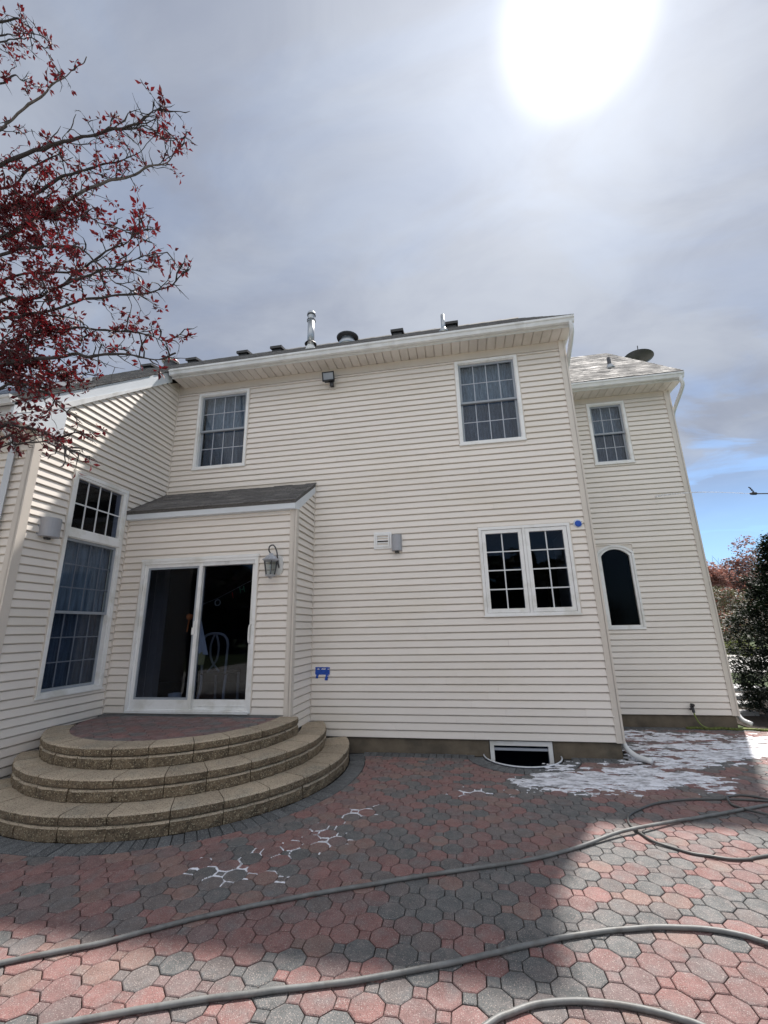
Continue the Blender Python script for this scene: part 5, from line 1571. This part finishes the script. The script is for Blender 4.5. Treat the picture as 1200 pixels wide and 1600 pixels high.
def puff(b, c, rad, n, size, flat_=.5, mi=(0,), seed=1, hollow=.45, squash=1.0):
    rg = random.Random(seed)
    cl = []
    for k in range(26):
        v = Vector((rg.gauss(0, 1), rg.gauss(0, 1), rg.gauss(0, 1))).normalized() * rg.uniform(hollow, 1)
        cl.append((Vector((v.x * rad[0], v.y * rad[1], v.z * rad[2])), rg.uniform(.22, .42)))
    for k in range(n):
        cc, cs = rg.choice(cl)
        v = Vector((rg.gauss(0, 1), rg.gauss(0, 1), rg.gauss(0, 1))).normalized() * cs * rg.uniform(.5, 1.05)
        p = Vector(c) + cc + Vector((v.x * rad[0], v.y * rad[1], v.z * rad[2]))
        d1 = Vector((rg.gauss(0, 1), rg.gauss(0, 1), rg.gauss(0, flat_))).normalized()
        d2 = d1.cross(Vector((rg.gauss(0, 1), rg.gauss(0, 1), rg.gauss(0, 1)))).normalized()
        s = size * rg.uniform(.5, 1.4)
        b.cm = rg.choice(mi)
        b.add([p - d1 * s, p + d2 * s * .45, p + d1 * s, p - d2 * s * .45], [(0, 1, 2, 3)])
# dark evergreen at the right edge: layered fans of scale foliage
ev = empty('evergreen_shrub', (6.15, 9.6, 0), 'dark dense evergreen shrub cut off by the right edge', 'shrub')
b = MB(); b.tube([(6.1, 9.6, -.1), (6.15, 9.6, 1.2), (6.2, 9.55, 2.4), (6.3, 9.6, 3.2)], [.09, .07, .045, .02], 8); b.build('stem', MAT['bark'], ev)
b = MB()
rg = random.Random(5)
for k in range(760):
    h = rg.uniform(.05, 3.3)
    rad = 1.20 - .10 * h - .30 * max(0, h - 1.4) ** 1.3 + .22 * noise.noise(Vector((h * 2.6, 1, 1)))
    a = rg.uniform(0, 2 * math.pi); rr = max(.1, rad) * rg.uniform(.55, 1.0)
    c = Vector((6.05 + .07 * h + rr * math.cos(a), 9.6 + rr * math.sin(a), h))
    rs = rg.uniform(.10, .18)
    for q in range(80):
        v = Vector((rg.gauss(0, 1), rg.gauss(0, 1), rg.gauss(0, .55)))
        v = v.normalized() * rs * rg.uniform(.4, 1.1)
        p = c + v
        d1 = (Vector((math.cos(a), math.sin(a), .25)) + Vector((rg.gauss(0, .6), rg.gauss(0, .6), rg.gauss(0, .5)))).normalized()
        d2 = d1.cross(Vector((rg.gauss(0, .4), rg.gauss(0, .4), 1))).normalized()
        s = rg.uniform(.016, .034)
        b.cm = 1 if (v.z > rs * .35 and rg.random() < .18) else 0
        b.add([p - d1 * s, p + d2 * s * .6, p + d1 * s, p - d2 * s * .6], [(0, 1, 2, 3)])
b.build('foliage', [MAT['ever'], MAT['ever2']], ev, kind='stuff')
def bg_tree(name, x, y, h, rad, cz, n, size, mats, label, cat, seed, trunk=.12, mi=None, limbs=0):
    t = empty(name, (x, y, 0), label, cat)
    b = MB(); b.tube([(x, y, -.1), (x + .1, y, h * .4), (x, y, h * .8)], [trunk, trunk * .7, trunk * .2], 8)
    rg = random.Random(seed)
    for k in range(limbs):
        a = rg.uniform(0, 6.28); e = rg.uniform(.35, 1.3); s = rg.uniform(.15, .6) * h
        p = Vector((x, y, s)); L_ = rg.uniform(.5, 1) * rad[0]
        d = Vector((math.cos(a) * math.cos(e), math.sin(a) * math.cos(e), math.sin(e)))
        b.tube([p, p + d * L_ * .5, p + d * L_ + Vector((0, 0, L_ * .15))], [trunk * .3, trunk * .16, .01], 4, cap=False)
    b.build('trunk', MAT['bark_grey'], t)
    b = MB(); puff(b, (x, y, cz), rad, n, size, mi=mi or tuple(range(len(mats))), seed=seed)
    b.build('crown', [MAT[m] for m in mats], t, kind='stuff')
bg_tree('maple_tree', 23.5, 46, 7.4, (3.8, 3.6, 3.7), 3.4, 30000, .15, ['bud', 'bud2'], 'rounded tree in reddish spring bud beyond the driveway', 'tree', 3, limbs=40)
bg_tree('maple_tree', 26.6, 46.5, 8.4, (3.9, 3.6, 3.9), 4.4, 13000, .13, ['bud2', 'bud', 'bark_grey'], 'taller thin twigged reddish tree half hidden by the evergreen shrub', 'tree', 8, limbs=60)
bg_tree('conifer_tree', 37.0, 76, 11.0, (2.6, 2.6, 4.6), 6.0, 6000, .22, ['ever', 'ever2'], 'dark conifer peeking out by the right wall corner', 'tree', 9)
bg_tree('flowering_shrub', 15.6, 29.5, 2.6, (3.2, 2.0, 1.9), 1.6, 22000, .075, ['shrub', 'shrub', 'shrub', 'bud', 'shrub', 'bloom'], 'olive shrub sprinkled with white blossom', 'shrub', 12, trunk=.06, limbs=20)
bg_tree('low_shrub', 12.7, 24.2, .7, (.8, .8, .45), .4, 2200, .05, ['shrubb', 'shrub'], 'low bright green shrub at the far edge of the driveway', 'shrub', 14, trunk=.03)
# woodland behind the camera, seen only as reflection in the windows
b = MB()
rg = random.Random(21)
for k in range(26):
    a = -math.pi / 2 + rg.uniform(-1.3, 1.3); dd = rg.uniform(28, 38)
    x, y = dd * math.cos(a), dd * math.sin(a)
    puff(b, (x, y, 4.2), (4.2, 4.2, 4.6), 900, .75, seed=30 + k, hollow=.1)
b.build('woodland', MAT['treeline'], None, label='dark wood behind the viewer that the lower windows mirror', cat='woodland', kind='stuff')
